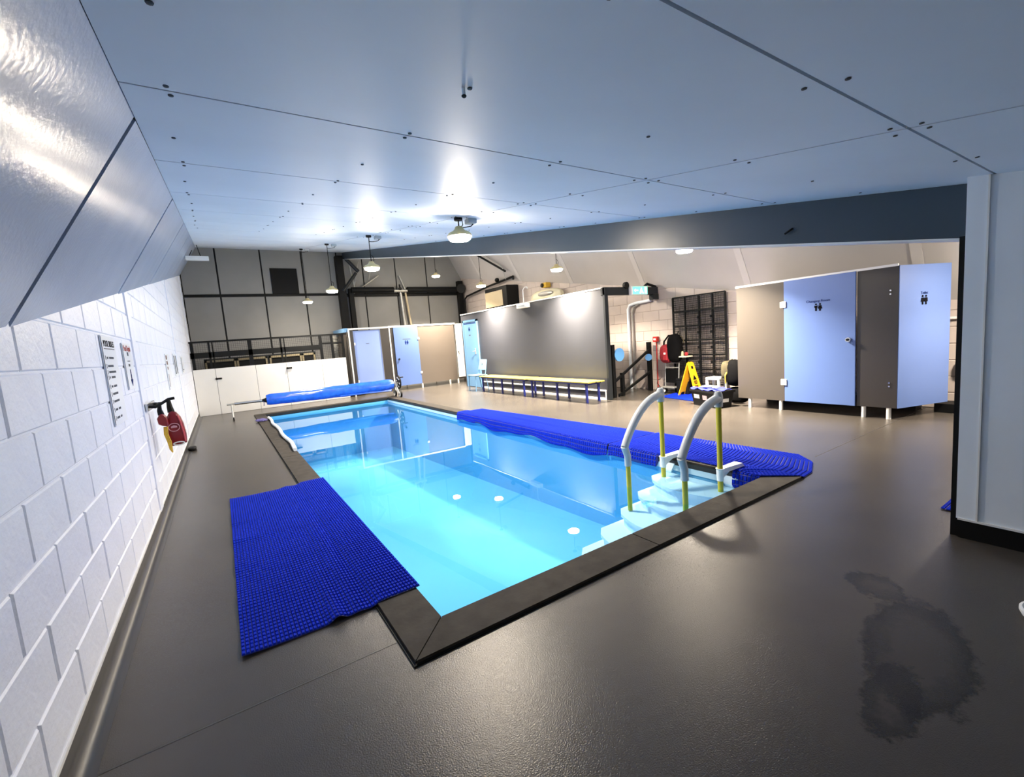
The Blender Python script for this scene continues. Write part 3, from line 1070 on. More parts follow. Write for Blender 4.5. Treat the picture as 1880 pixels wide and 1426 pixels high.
fc = thing('changing_cubicle', (4.1, YQ + .3, 0), 'far cubicle with a plain pale blue door beside the white boxing', 'cubicle', 'cubicles along the far wall')
MB().box((3.45, YQ, .14), (3.56, YQ + .02, 2.06)).build('side_panel', M['taupe_dark'], fc)
MB().box((4.42, YQ, .14), (4.70, YQ + .02, 2.06)).build('side_panel', M['taupe_dark'], fc)
MB().box((3.42, YQ - .01, .0), (3.455, YQ + .03, 2.10)).build('edge_post', M['white'], fc)
MB().box((4.69, YQ - .01, .0), (4.725, YQ + .03, 2.12)).build('edge_post', M['white'], fc)
MB().box((3.42, YQ - .012, 2.06), (4.72, YQ + .03, 2.11)).build('head_rail', M['white'], fc)
d = MB().rbox((3.56, YQ + .02, .15), (4.41, YQ + .04, 2.03), .004).build('door', M['door_far_lit'], fc)
for z in (1.62, .45):
    MB().rbox((3.54, YQ + .005, z - .04), (3.60, YQ + .02, z + .04), .005).build('hinge', M['white'], d)
MB().box((3.93, YQ + .017, 1.605), (4.03, YQ + .02, 1.618)).build('door_print', M['ink_grey'], d)
MB().box((3.42, YQ + .03, 2.0), (3.30, YQ + 1.5, 2.12)).build('rear_rail', M['door_sky'], fc)
MB().box((3.38, YQ + .03, .14), (3.40, YQ + 1.5, 2.06)).build('side_wall', M['taupe'], fc)

fc = thing('changing_cubicle', (5.8, YQ + .3, 0), 'far cubicle with a pale blue door bearing figures, left of a wide taupe panel', 'cubicle', 'cubicles along the far wall')
MB().box((4.73, YQ, .14), (4.86, YQ + .02, 2.06)).build('side_panel', M['taupe_dark'], fc)
MB().box((5.66, YQ, .14), (7.00, YQ + .02, 2.08)).build('front_panel', M['taupe_far_lit'], fc)
MB().box((4.72, YQ - .012, 2.07), (7.05, YQ + .03, 2.12)).build('head_rail', M['white'], fc)
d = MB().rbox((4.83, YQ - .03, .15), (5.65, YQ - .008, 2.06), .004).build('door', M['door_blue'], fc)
for z in (1.66, .52):
    MB().rbox((5.62, YQ - .045, z - .035), (5.69, YQ - .03, z + .035), .005).build('hinge', M['white'], d)
MB().disc((4.93, YQ - .045, 1.03), (0, 1, 0), .03, .03, 12).build('door_knob', M['dark_grey'], d)
MB().box((5.12, YQ - .034, 1.665), (5.38, YQ - .03, 1.678)).build('door_print', M['ink_grey'], d)
pictogram(d, (5.24, YQ - .033, 1.56), .13, 'y', M['ink_blue'])
for x in (5.66, 6.70, 7.02, 4.75):
    MB().tube([(x, YQ + .01, 0), (x, YQ + .01, .15)], .028, 10).build('foot', M['white'], fc)
fc = thing('changing_cubicle', (7.3, YQ + .3, 0), 'narrow white cubicle edge in the far corner behind the grey partition', 'cubicle', 'cubicles along the far wall')
d = MB().rbox((7.05, YQ - .03, .2), (7.7, YQ - .008, 2.08), .004).build('door', M['white'], fc)
MB().disc((7.10, YQ - .04, 1.1), (0, 1, 0), .02, .03, 10).build('door_knob', M['dark_grey'], d)
MB().box((7.05, YQ, .14), (8.2, YQ + .02, 2.1)).build('front_panel', M['taupe'], fc)

# ------------------------------------------------------------------ grey partition with door
XP, YP0, YP1, ZP = 6.62, 6.62, 12.98, 2.27
pt = MB().box((XP, YP0, 0.0), (XP + .09, YP1, ZP)).build('wall_partition', M['partition'])
tag(pt, 'glossy dark grey laminate partition behind the benches', 'partition', kind='structure')
MB().box((XP - .012, YP0, ZP), (XP + .10, YP1, ZP + .025)).build('top_cap', M['white'], pt)
MB().box((XP - .014, YP0 + .05, .175), (XP, 11.9, .205)).build('skirting_trim', M['white'], pt)
MB().box((XP - .018, YP0 + .05, 0.0), (XP, 11.9, .035)).build('skirting_trim', M['white'], pt)
MB().box((XP - .014, YP0 + .05, 0.03), (XP, YP0 + .08, .18)).build('skirting_trim', M['white'], pt)
MB().box((XP - .02, YP0 - .05, 0), (XP + .075, YP0, ZP + .02)).build('end_post', M['dark_grey'], pt)
dr = MB().rbox((XP - .035, 11.98, .01), (XP - .015, 12.76, 2.0), .004).build('door_1', M['door_sky'])
tag(dr, 'pale sky blue door at the far end of the grey partition', 'door', kind='structure')
b = MB()
b.box((XP - .04, 11.90, 0), (XP, 11.975, 2.08)).box((XP - .04, 12.77, 0), (XP, 12.84, 2.08)).box((XP - .04, 11.9, 2.02), (XP, 12.84, 2.08))
b.build('door_frame', M['door_sky'], dr)
MB().box((XP - .038, 12.0, 1.965), (XP - .034, 12.74, 1.99)).build('shadow_gap', M['ink_blue'], dr)
hd = MB().rbox((XP - .045, 12.08, 1.02), (XP - .034, 12.13, 1.20), .004).build('handle_plate', M['steel'], dr)
MB().tube([(XP - .05, 12.10, 1.12), (XP - .075, 12.10, 1.12), (XP - .075, 12.22, 1.11)], .011, 8).build('lever', M['steel'], hd)
pictogram(dr, (XP - .036, 12.40, 1.80), .12, 'x', M['ink_blue'])
MB().box((XP - .037, 12.34, 1.60), (XP - .034, 12.46, 1.63)).build('door_print', M['ink_grey'], dr)

# emergency light on top of the partition
em = thing('emergency_light', (XP - .05, 9.35, 2.2), 'small white emergency light fitting on the partition top', 'light fitting')
MB().rbox((XP - .13, 9.13, 2.15), (XP - .013, 9.58, 2.26), .012).build('body', M['white'], em)
MB().box((XP - .134, 9.22, 2.18), (XP - .129, 9.49, 2.22)).build('lens', M['grey_plastic'], em)
MB().tube([(XP - .05, 9.35, 2.26), (XP - .05, 9.35, 2.60), (XP - .03, 9.30, 2.66), (XP - .0, 9.24, 2.66), (XP + .0, 9.22, 2.62)], .012, 6).build('conduit', M['white'], em)

# lintel with exit sign
ln = MB().rbox((XP - .02, 6.56, 2.13), (8.23, 6.68, 2.29), .01).build('trim_7', M['dark_grey'])
tag(ln, 'dark lintel over the stair opening', 'lintel', kind='structure')
MB().rbox((8.05, 6.55, 2.02), (8.235, 6.67, 2.14), .01).build('end_block', M['dark_grey'], ln)
MB().tube([(7.85, 6.62, 2.30), (7.95, 6.62, 2.36), (8.22, 6.62, 2.30)], .03, 8).build('cable_bundle', M['black'], ln)
MB().disc((7.22, 6.56, 2.32), (0, 1, 0), .07, .06, 14).build('sounder', M['black'], ln)
ex = thing('exit_sign', (7.52, 6.5, 2.2), 'glowing green exit sign on the dark lintel', 'sign')
MB().rbox((7.28, 6.46, 2.11), (7.78, 6.555, 2.30), .02).build('case', M['white'], ex)
MB().box((7.31, 6.452, 2.13), (7.75, 6.462, 2.28)).build('panel', M['exit_green'], ex)
b = MB()
b.disc((7.56, 6.448, 2.245), (0, 1, 0), .016, .006, 10)
b.quad([(7.53, 6.448, 2.228), (7.57, 6.448, 2.228), (7.60, 6.448, 2.18), (7.63, 6.448, 2.14), (7.60, 6.448, 2.14), (7.56, 6.448, 2.175), (7.53, 6.448, 2.14), (7.50, 6.448, 2.14)], .004)
b.box((7.66, 6.445, 2.14), (7.72, 6.451, 2.27))
b.quad([(7.33, 6.448, 2.205), (7.38, 6.448, 2.24), (7.38, 6.448, 2.215), (7.46, 6.448, 2.215), (7.46, 6.448, 2.195), (7.38, 6.448, 2.195), (7.38, 6.448, 2.17)], .004)
b.build('running_figure', M['exit_white'], ex)

# stair rail
sr = thing('stair_rail', (7.5, 6.75, 0), 'black steel stair rail with blue round discs beside the partition', 'railing')
MB().box((6.865, 6.70, 0), (6.945, 6.78, 1.12)).build('post', M['black'], sr)
MB().box((8.07, 6.74, 0), (8.15, 6.82, 1.10)).build('post', M['black'], sr)
MB().box((7.15, 6.72, 0), (7.22, 6.79, .50)).build('post', M['black'], sr)
for (za, zb_) in ((.30, .90), (-.12, .40)):
    xa = 6.94 if za > 0 else 7.06
    MB().quad([(xa, 6.73, max(za, 0)), (8.08, 6.73, zb_), (8.08, 6.73, zb_ + .055), (xa, 6.73, max(za, 0) + .055)], .04).build('rail', M['black'], sr)
MB().disc((7.07, 6.70, .90), (0, 1, 0), .14, .03, 28).build('round_disc', M['blue_sign'], sr)
MB().disc((8.04, 6.74, .76), (.9, .5, 0), .075, .03, 20).build('round_disc', M['blue_sign'], sr)
# white conduit and a dark pipe on the wall inside the opening
pp = thing('wall_pipe', (8.2, 7.5, 0), 'grey brown pipe running up the pink wall inside the stair opening', 'pipe')
MB().tube([(8.20, 7.42, 0), (8.20, 7.42, 1.88), (8.20, 7.36, 1.97), (8.20, 7.2, 2.0), (8.20, 6.75, 2.02)], .035, 10).build('tube', M['column'], pp, True)
MB().tube([(8.21, 7.30, 0), (8.21, 7.30, 1.80), (8.21, 7.24, 1.92), (8.21, 7.10, 1.97)], .025, 8).build('dark_tube', M['steel'], pp, True)

# fire alarm
fa = thing('fire_alarm', (8.2, 6.66, 1.15), 'red fire alarm call point on the wall beside the stair post', 'alarm')
MB().rbox((8.17, 6.60, 1.09), (8.25, 6.72, 1.21), .01).build('box', M['red_alarm'], fa)
MB().box((8.165, 6.63, 1.13), (8.172, 6.69, 1.17)).build('glass', M['white'], fa)
b = MB().tube([(8.225, 6.66, 1.09), (8.225, 6.66, .02)], .012, 8)
b.build('conduit', M['red_alarm'], fa)

# benches


def bench(y0, y1, label):
    t = thing('bench', (6.28, (y0 + y1) / 2, 0), label, 'bench', 'yellow benches along the partition')
    for (xa, xb) in ((6.06, 6.27), (6.285, 6.49)):
        MB().rbox((xa, y0 + (0.03 if xa < 6.2 else 0), .405), (xb, y1 - (0.03 if xa < 6.2 else 0), .43), .006).build('seat_slat', M['bench_yellow'], t)
    b = MB()
    b.box((6.09, y0 + .08, .375), (6.12, y1 - .08, .404)).box((6.43, y0 + .08, .375), (6.46, y1 - .08, .404))
    b.build('frame', M['navy'], t)
    for yy in (y0 + .14, (y0 + y1) / 2, y1 - .14):
        for x in (6.11, 6.44):
            MB().box((x - .02, yy - .02, 0), (x + .02, yy + .02, .376)).build('leg', M['navy'], t)
        MB().box((6.09, yy - .015, .36), (6.46, yy + .015, .39)).build('crossbar', M['navy'], t)
    return t


bench(6.58, 8.74, 'yellow topped navy bench nearest the stair opening')
bench(8.80, 11.10, 'yellow topped navy bench nearest the pale chair')

# chair
ch = thing('chair', (6.2, 11.4, 0), 'pale blue stacking chair by the sky blue door', 'chair')
b = MB().rbox((5.98, 11.17, .43), (6.40, 11.62, .46), .012)
b.build('seat', M['chair_blue'], ch)
bk = MB().quad([(6.36, 11.19, .58), (6.36, 11.60, .58), (6.43, 11.58, .88), (6.43, 11.21, .88)], .02).build('backrest', M['chair_blue'], ch)
MB().disc((6.39, 11.40, .76), (1, 0, -.25), .03, .03, 10).build('hand_hole', M['ink_grey'], bk)
for yy in (11.20, 11.59):
    MB().tube([(6.0, yy, 0), (6.02, yy, .44)], .013, 8).build('front_leg', M['door_sky'], ch)
    MB().tube([(6.42, yy, 0), (6.34, yy, .44), (6.37, yy, .60), (6.42, yy, .86)], .013, 8).build('rear_leg', M['door_sky'], ch)
    MB().tube([(6.0, yy, .42), (6.36, yy, .42)], .011, 8).build('side_rail', M['door_sky'], ch)

# ------------------------------------------------------------------ near cubicles on the right
XC = 7.13
cb = thing('changing_cubicle', (XC + .4, 3.3, 0), 'near taupe cubicle with pale blue Changing Room door', 'cubicle')
MB().box((XC, 3.41, .15), (XC + .02, 4.15, 1.935)).build('front_panel', M['taupe'], cb)
MB().box((XC + .02, 4.13, .15), (8.2, 4.15, 1.935)).build('side_panel', M['taupe'], cb)
MB().box((XC - .006, 2.08, 1.935), (XC + .03, 4.16, 1.965)).build('head_rail', M['white'], cb)
d = MB().rbox((XC - .025, 2.51, .15), (XC - .003, 3.41, 1.94), .004).build('door', M['door_blue'], cb)
for z in (1.60, .44):
    MB().rbox((XC - .04, 3.375, z - .045), (XC - .024, 3.46, z + .045), .006).build('hinge', M['white'], d)
kn = MB().disc((XC - .045, 2.585, 1.05), (1, 0, 0), .032, .035, 16).build('door_knob', M['chrome'], d)
MB().disc((XC - .07, 2.585, 1.05), (1, 0, 0), .016, .02, 10).build('thumb_turn', M['black'], kn)
text('door_lettering', 'Changing Room', .047, M['ink_blue'], d, (XC - .027, 2.955, 1.605), ROT_MX)
pictogram(d, (XC - .0265, 2.955, 1.52), .105, 'x')
MB().box((XC, 2.07, .15), (XC + .02, 2.50, 1.935)).build('side_panel', M['taupe_dark'], cb)
for (z) in (1.645, 1.60, .475, .43):
    MB().disc((XC - .004, 2.15, z), (1, 0, 0), .010, .012, 8).build('screw', M['chrome'], cb)
for yy in (3.97, 3.49, 2.43, 2.16):
    MB().tube([(XC + .03, yy, 0), (XC + .03, yy, .16)], .026, 12).build('foot', M['white'], cb)
MB().box((7.95, 2.1, 0), (8.2, 4.12, .17)).build('under_shade', M['black'], cb)  # black block added as the shade beneath the cubicle
MB().box((XC + .03, 2.45, .15), (8.2, 2.47, 1.93)).build('dividing_panel', M['taupe_dark'], cb)

cb2 = thing('toilet_cubicle', (XC + .4, 1.95, 0), 'pale blue Toilet door standing open at the right end of the cubicles', 'cubicle')
p0, p1 = Vector((XC, 2.06, 0)), Vector((7.93, 1.775, 0))
dirv = (p1 - p0).normalized()
nrm = Vector((-dirv.y, dirv.x, 0)) * -1
ang = math.atan2(dirv.y, dirv.x)
d = MB().quad([p0 + Vector((0, 0, .15)), p1 + Vector((0, 0, .15)), p1 + Vector((0, 0, 1.94)), p0 + Vector((0, 0, 1.94))], .02).build('door', M['door_blue'], cb2)
mid = p0.lerp(p1, .47) + nrm * .003
text('door_lettering', 'Toilet', .05, M['ink_blue'], d, (mid.x, mid.y, 1.585), (math.pi / 2, 0, ang))
b = MB()
for s in (-1, 1):
    hh = .115
    for (uu, zz, rr) in ((s * .028, .045, .014),):
        c = mid + dirv * uu
        b.disc((c.x, c.y, 1.50 + zz), nrm, rr, .002, 12)
    c = mid + dirv * (s * .028)
    wv = dirv * .022
    b.quad([c - wv + Vector((0, 0, 1.525)), c + wv + Vector((0, 0, 1.525)), c + wv * 1.25 + Vector((0, 0, 1.475)), c + wv * .5 + Vector((0, 0, 1.475)), c + wv * .5 + Vector((0, 0, 1.44)), c - wv * .5 + Vector((0, 0, 1.44)), c - wv * .5 + Vector((0, 0, 1.475)), c - wv * 1.25 + Vector((0, 0, 1.475))], .002)
b.build('pictogram', M['ink'], d)
MB().box((7.9, 1.55, .0), (8.2, 1.9, .12)).build('under_shade', M['black'], cb2)  # black block standing in for the shaded gap below the Toilet door
kb = MB().blob((8.19, 1.68, .62), (.05, .06, .11), power=.8).build('door_handle_bag', M['black_fabric'], None)
kb.name = 'small_bag'
tag(kb, 'small black bag hanging by the wall behind the open Toilet door', 'bag')
tt = MB().box((8.21, .2, 1.22), (8.235, 1.95, 1.25)).build('trim_8', M['white'])
tag(tt, 'thin white rail on the wall right of the Toilet door', 'trim', kind='structure')

# ------------------------------------------------------------------ storage corner
gr = thing('mesh_locker_panel', (8.15, 5.54, .2), 'tall black wire mesh locker front against the right wall', 'rack')
Y0, Y1, Z0, Z1 = 4.96, 6.13, .20, 1.99
ycols = [Y0, 5.23, 5.52, 5.84, Y1]
zr_ = [Z0 + i * (Z1 - Z0) / 6 for i in range(7)]
for y in ycols:
    MB().box((8.13, y - .015, Z0 - .2 if y in (Y0, Y1) else Z0), (8.16, y + .015, Z1)).build('upright', M['black'], gr)
for z in zr_:
    MB().box((8.128, Y0, z - .013), (8.158, Y1, z + .013)).build('crossbar', M['black'], gr)
b = MB()
y = Y0
while y < Y1:
    b.box((8.143, y - .0042, Z0), (8.147, y + .0042, Z1))
    y += .022
z = Z0
while z < Z1:
    b.box((8.139, Y0, z - .004), (8.143, Y1, z + .004))
    z += .042
b.build('wire_mesh', M['black'], gr)['kind'] = 'stuff'
for i, z in enumerate(zr_[1:6]):
    for y in (5.25, 5.54):
        MB().box((8.115, y - .02, z - .17), (8.13, y + .02, z - .12)).build('lock', M['black'], gr)
# shelf interior seen through the mesh
# bag on a hook
bg = thing('backpack', (7.98, 6.12, .68), 'red and black backpack hanging beside the mesh locker', 'bag')
MB().blob((7.97, 6.20, .84), (.10, .15, .20), power=.7).build('main_body', M['red_bag'], bg, True)
MB().blob((7.96, 5.98, .95), (.12, .16, .30), power=.7).build('black_panel', M['black_fabric'], bg, True)
MB().rbox((7.845, 6.10, .70), (7.90, 6.22, .98), .02).build('front_pocket', M['red_bag'], bg)
MB().box((7.84, 6.13, .83), (7.846, 6.18, .87)).build('badge', M['white'], bg)
MB().tube([(7.95, 6.26, .92), (7.93, 6.22, 1.10), (7.95, 6.12, 1.22), (8.0, 6.02, 1.22), (8.0, 5.95, 1.05)], .018, 8).build('strap', M['black_fabric'], bg)
MB().tube([(8.0, 6.0, 1.2), (8.10, 6.0, 1.26), (8.13, 6.0, 1.30)], .010, 6).build('hook', M['black'], bg)
MB().tube([(8.0, 5.9, 1.2), (8.0, 5.82, 1.18), (8.02, 5.80, 1.05)], .010, 6).build('loop', M['khaki'], bg)
tr = thing('trolley', (8.0, 6.1, 0), 'small steel luggage trolley with black panel below the backpack', 'trolley')
for yy in (6.25, 5.92):
    MB().tube([(7.95, yy, .06), (8.0, yy, .64)], .012, 8).build('side_tube', M['steel'], tr)
MB().tube([(8.0, 6.25, .64), (8.0, 5.92, .64)], .012, 8).build('top_bar', M['steel'], tr)
MB().tube([(7.99, 6.25, .54), (7.99, 5.92, .54)], .012, 8).build('cross_bar', M['steel'], tr)
MB().box((7.955, 5.94, .22), (7.965, 6.23, .52)).build('panel', M['black_fabric'], tr)
MB().rbox((7.80, 5.92, .12), (7.98, 6.25, .15), .01).build('toe_plate', M['steel'], tr)
for yy in (6.32, 6.20):
    wh = MB().disc((7.85, yy, .07), (1, .2, 0), .07, .035, 18).build('wheel', M['black'], tr)
    MB().disc((7.845, yy, .07), (1, .2, 0), .04, .04, 14).build('hub', M['grey_plastic'], wh)
MB().tube([(7.9, 6.35, .14), (7.9, 6.42, .20), (7.92, 6.42, .27), (7.94, 6.36, .30)], .008, 6).build('strap_loop', M['black'], tr)
sh = thing('wall_shelf', (8.05, 5.80, .78), 'little cluttered shelf beside the backpack', 'shelf')
MB().rbox((7.90, 5.68, .76), (8.12, 5.92, .785), .004).build('board', M['cream'], sh)
MB().box((8.10, 5.78, .62), (8.12, 5.81, .76)).build('bracket', M['black'], sh)
jar = MB().lathe((7.99, 5.84, .785), [(.035, 0), (.04, .03), (.035, .08), (.02, .10)], 14).build('bottle', M['tan'], None, True)
tag(jar, 'small tan bottle standing on the little wall shelf', 'bottle')
cup = MB().blob((8.0, 5.74, .825), (.035, .04, .04)).build('purse', M['red_bag'], None, True)
tag(cup, 'small dark red pouch on the little wall shelf', 'pouch')
crate = thing('crate', (8.0, 5.15, 0), 'black bin on the floor behind the yellow sign', 'bin')
MB().rbox((7.85, 5.62, .011), (8.10, 5.90, .30), .02).build('body', M['black_plastic'], crate)
MB().rbox((7.84, 5.61, .30), (8.11, 5.90, .33), .008).build('rim', M['black_plastic'], crate)

# wet floor sign
ws = thing('wet_floor_sign', (7.78, 5.5, .01), 'yellow folding wet floor sign on the small blue mat', 'sign')


def sign_leaf(yb0, yt, name):
    s = 1 if yb0 > yt else -1
    pts = [(7.655, yb0, .017), (7.70, yb0, .017), (7.72, yb0 - s * .02, .075), (7.83, yb0 - s * .02, .075), (7.85, yb0, .017), (7.905, yb0, .017), (7.875, yt, .66), (7.83, yt, .68), (7.80, yt, .665), (7.76, yt, .68), (7.70, yt, .66)]
    return MB().quad(pts, .018 * 1).build(name, M['sign_yellow'], ws)


lf = sign_leaf(5.70, 5.505, 'rear_leaf')
rf = sign_leaf(5.31, 5.495, 'front_leaf')


def on_leaf(x, z, off=.003):
    t_ = (z - .017) / (.66 - .017)
    y = 5.31 + (5.495 - 5.31) * t_
    return (x, y - off, z)


b = MB()
for (xa, xb, za, zb_) in ((7.76, 7.82, .545, .60), (7.73, 7.82, .30, .315), (7.72, 7.83, .275, .29), (7.73, 7.81, .25, .265), (7.72, 7.82, .205, .22), (7.74, 7.80, .18, .195)):
    b.quad([on_leaf(xa, za), on_leaf(xb, za), on_leaf(xb, zb_), on_leaf(xa, zb_)], .003)
b.quad([on_leaf(7.72, .335), on_leaf(7.83, .335), on_leaf(7.775, .43)], .003)
b.build('warning_print', M['ink'], rf)

# storage box, towel, stool and rucksack
rz = math.radians(-18)
bxs = thing('storage_box', (7.02, 4.53, 0), 'black lidded plastic storage box with white labels by the cubicle', 'box')


def rot(c, x, y, z):
    return (c[0] + x * math.cos(rz) - y * math.sin(rz), c[1] + x * math.sin(rz) + y * math.cos(rz), z)


C0 = (7.0, 4.55)


def rprism(hx0, hy0, z0, hx1, hy1, z1, name, m, par):
    vs = [rot(C0, sx * hx0, sy * hy0, z0) for sx, sy in ((-1, -1), (1, -1), (1, 1), (-1, 1))] + [rot(C0, sx * hx1, sy * hy1, z1) for sx, sy in ((-1, -1), (1, -1), (1, 1), (-1, 1))]
    return MB().add(vs, [(0, 1, 2, 3), (4, 5, 6, 7), (0, 1, 5, 4), (1, 2, 6, 5), (2, 3, 7, 6), (3, 0, 4, 7)]).build(name, m, par)


rprism(.15, .28, 0, .18, .31, .25, 'body', M['black_plastic'], bxs)
rprism(.20, .33, .25, .20, .33, .285, 'lid', M['black_plastic'], bxs)


def label_on_box(face, a0, a1, z0, z1, name, m):
    pts = []
    for (a, z) in ((a0, z0), (a1, z0), (a1, z1), (a0, z1)):
        k = z / .25
        if face == 'x':
            pts.append(rot(C0, -(.15 + .03 * k) - .003, a, z))
        else:
            pts.append(rot(C0, a, -(.28 + .03 * k) - .003, z))
    MB().quad(pts, .002).build(name, m, bxs)


label_on_box('x', .24, .10, .13, .20, 'paper_label', M['white'])
label_on_box('x', .02, -.09, .12, .195, 'round_sticker', mat('pink_sticker', (.75, .55, .58), .5, var=.2, scale=40))
label_on_box('y', -.06, .09, .09, .15, 'paper_label', M['white'])
tw = MB()
vs, fs = [], []
for i in range(9):
    for j in range(13):
        x, y = -.19 + .36 * i / 8, -.30 + .62 * j / 12
        vs.append(rot(C0, x, y, .290 + .012 * math.sin(i * 1.3 + j) + .01 * math.sin(j * 1.7) + .008))
for i in range(8):
    for j in range(12):
        fs.append((i * 13 + j, i * 13 + j + 1, (i + 1) * 13 + j + 1, (i + 1) * 13 + j))
o = tw.add(vs, fs).build('towel', mat('towel_blue', (.02, .03, .45), .9, var=.1, scale=20), None, True)
tag(o, 'crumpled bright blue cloth spread on the storage box lid', 'cloth')
pw = MB().blob((*rot(C0, .02, .1, 0)[:2], .325), (.09, .12, .014), power=.7).build('paper_pad', M['white'], None)
tag(pw, 'white folded paper lying on the blue cloth', 'paper')
wc = MB().blob((*rot(C0, -.02, -.13, 0)[:2], .335), (.05, .05, .022), power=.8, wob=.15).build('tissue', M['white'], None)
tag(wc, 'crumpled white tissue on the blue cloth', 'tissue')
sto = thing('step_stool', (7.62, 4.86, 0), 'pale grey plastic stool behind the storage box', 'stool')
MB().rbox((7.50, 4.72, .37), (7.76, 5.0, .42), .015).build('seat', M['grey_plastic'], sto)
for x in (7.525, 7.735):
    for y in (4.745, 4.975):
        MB().box((x - .02, y - .02, 0), (x + .02, y + .02, .37)).build('leg', M['grey_plastic'], sto)
rk = thing('rucksack', (7.42, 4.40, .3), 'dark camouflage rucksack propped between storage box and cubicle', 'bag')
MB().blob((7.40, 4.36, .53), (.15, .15, .23), power=.75, wob=.05).build('main_body', M['black_fabric'], rk, True)
MB().blob((7.34, 4.47, .58), (.10, .09, .16), power=.8, wob=.06, seed=3).build('camo_flap', M['khaki'], rk, True)
MB().tube([(7.30, 4.55, .40), (7.27, 4.50, .58), (7.33, 4.45, .72), (7.42, 4.42, .76), (7.45, 4.36, .70)], .014, 8).build('strap', M['khaki'], rk)
MB().tube([(7.28, 4.46, .36), (7.24, 4.44, .50), (7.30, 4.40, .66)], .013, 8).build('strap', M['rope_yellow'], rk)
bin_ = thing('black_bag', (7.40, 4.42, 0), 'black sports bag slumped on the floor behind the storage box', 'bag')
MB().blob((7.44, 4.34, .145), (.14, .16, .14), power=.6, wob=.04, seed=9).build('body', M['black_fabric'], bin_, True)

# ------------------------------------------------------------------ left wall: signs and rescue buoys


def wall_sign(y0, y1, z0, z1, label, group=None):
    t = thing('wall_sign', (XW + .005, (y0 + y1) / 2, (z0 + z1) / 2), label, 'sign', group)
    MB().rbox((XW + .002, y0, z0), (XW + .010, y1, z1), .002).build('board', M['sign_white'], t)
    return t


def bars(t, name, m, specs, y0):
    b = MB()
    for (u0, u1, z0, z1) in specs:
        b.box((XW + .0102, y0 + u0, z0), (XW + .0112, y0 + u1, z1))
    return b.build(name, m, t)


t = wall_sign(3.82, 4.26, 1.05, 1.645, 'tall white POOL RULES sign with numbered lines on the left wall')
text('heading', 'POOL RULES', .060, M['ink'], t, (XW + .0112, 4.04, 1.592), ROT_PX)
bars(t, 'underline', M['ink'], [(.05, .39, 1.558, 1.562)], 3.82)
ln_ = []
for k, (z, n_) in enumerate(((1.50, 1), (1.445, 1), (1.405, 1), (1.37, 1), (1.31, 1), (1.26, 1), (1.21, 1), (1.155, 1), (1.10, 1))):
    for q in range(9):
        u = .085 + q * .026
        if q < (9 if k in (0, 2) else 7) and random.random() > .08:
            ln_.append((u, u + .021, z - .007, z + .007))
    ln_.append((.045, .055, z - .014, z + .014))
bars(t, 'small_print', M['ink_grey'], ln_, 3.82)
bars(t, 'sign_edge', M['ink'], [(0.0, .005, 1.06, 1.64)], 3.82)
t = wall_sign(4.55, 4.93, 1.25, 1.62, 'white Pool Depth sign with blue down arrow on the left wall')
text('heading', 'Pool Depth', .066, M['ink_red'], t, (XW + .0112, 4.74, 1.578), ROT_PX)
bars(t, 'small_print', M['ink_grey'], [(.16, .22, 1.52, 1.55), (.13, .25, 1.475, 1.482), (.15, .22, 1.435, 1.455)], 4.55)
b = MB()
xx = XW + .0112
b.quad([(xx, 4.725, 1.41), (xx, 4.725, 1.33), (xx, 4.69, 1.33), (xx, 4.74, 1.275), (xx, 4.79, 1.33), (xx, 4.755, 1.33), (xx, 4.755, 1.41)], .001)
b.build('arrow', M['ink_blue'], t)
bars(t, 'sign_edge', M['ink'], [(0.0, .004, 1.26, 1.61)], 4.55)
t = wall_sign(7.75, 8.35, 1.08, 1.58, 'white notice with dark brown print beyond the buoys', 'small notices farther along the left wall')
bars(t, 'small_print', mat('brown_print', (.12, .05, .03), .6, var=0), [(.06, .22, 1.50, 1.56), (.08, .24, 1.43, 1.48), (.10, .20, 1.36, 1.40), (.10, .14, 1.12, 1.30)], 7.75)
t = wall_sign(9.07, 9.7, 1.24, 1.60, 'white notice with two columns of dark print on the left wall', 'small notices farther along the left wall')
bars(t, 'small_print', M['ink_grey'], [(.05, .2, 1.27, 1.57), (.36, .5, 1.27, 1.57)], 9.07)
t = wall_sign(10.7, 11.4, 1.24, 1.58, 'last small white notice before the far left corner', 'small notices farther along the left wall')
bars(t, 'small_print', M['ink_grey'], [(.06, .16, 1.27, 1.55), (.3, .5, 1.3, 1.32)], 10.7)

br = thing('buoy_bracket', (XW, 5.5, 1.05), 'black two hook bracket holding the red buoys', 'bracket')
MB().tube([(-.60, 5.62, 1.05), (-.52, 5.57, 1.055), (-.47, 5.60, 1.085), (-.42, 5.60, 1.09)], .014, 8).build('hook', M['black'], br)
MB().tube([(-.61, 5.25, 1.06), (-.54, 5.22, 1.05), (-.50, 5.25, 1.07)], .014, 8).build('hook', M['black'], br)
MB().rbox((-.605, 5.15, 1.02), (-.585, 5.65, 1.09), .004).build('back_plate', M['chrome'], br)
MB().blob((-.575, 5.58, 1.05), (.028, .05, .02)).build('end_knob', M['black'], br)


def buoy(name, y, pts, th, label):
    """flat torpedo float: outline in x/z, rounded thickness in y"""
    t = thing(name, (pts[0][0], y, pts[0][1]), label, 'rescue float', 'red rescue floats')
    n = len(pts)
    c = (sum(p[0] for p in pts) / n, sum(p[1] for p in pts) / n)
    mb = MB()
    vs = []
    for (k, yy) in ((.86, -th / 2), (1, -th / 3), (1, th / 3), (.86, th / 2)):
        vs += [(c[0] + (px - c[0]) * k, y + yy, c[1] + (pz - c[1]) * k) for px, pz in pts]
    fs = [tuple(range(n)), tuple(3 * n + i for i in range(n))]
    for q in range(3):
        fs += [(q * n + i, q * n + (i + 1) % n, (q + 1) * n + (i + 1) % n, (q + 1) * n + i) for i in range(n)]
    mb.add(vs, fs).build('body', M['red'], t, True)
    return t


def shear(x, z):
    return x


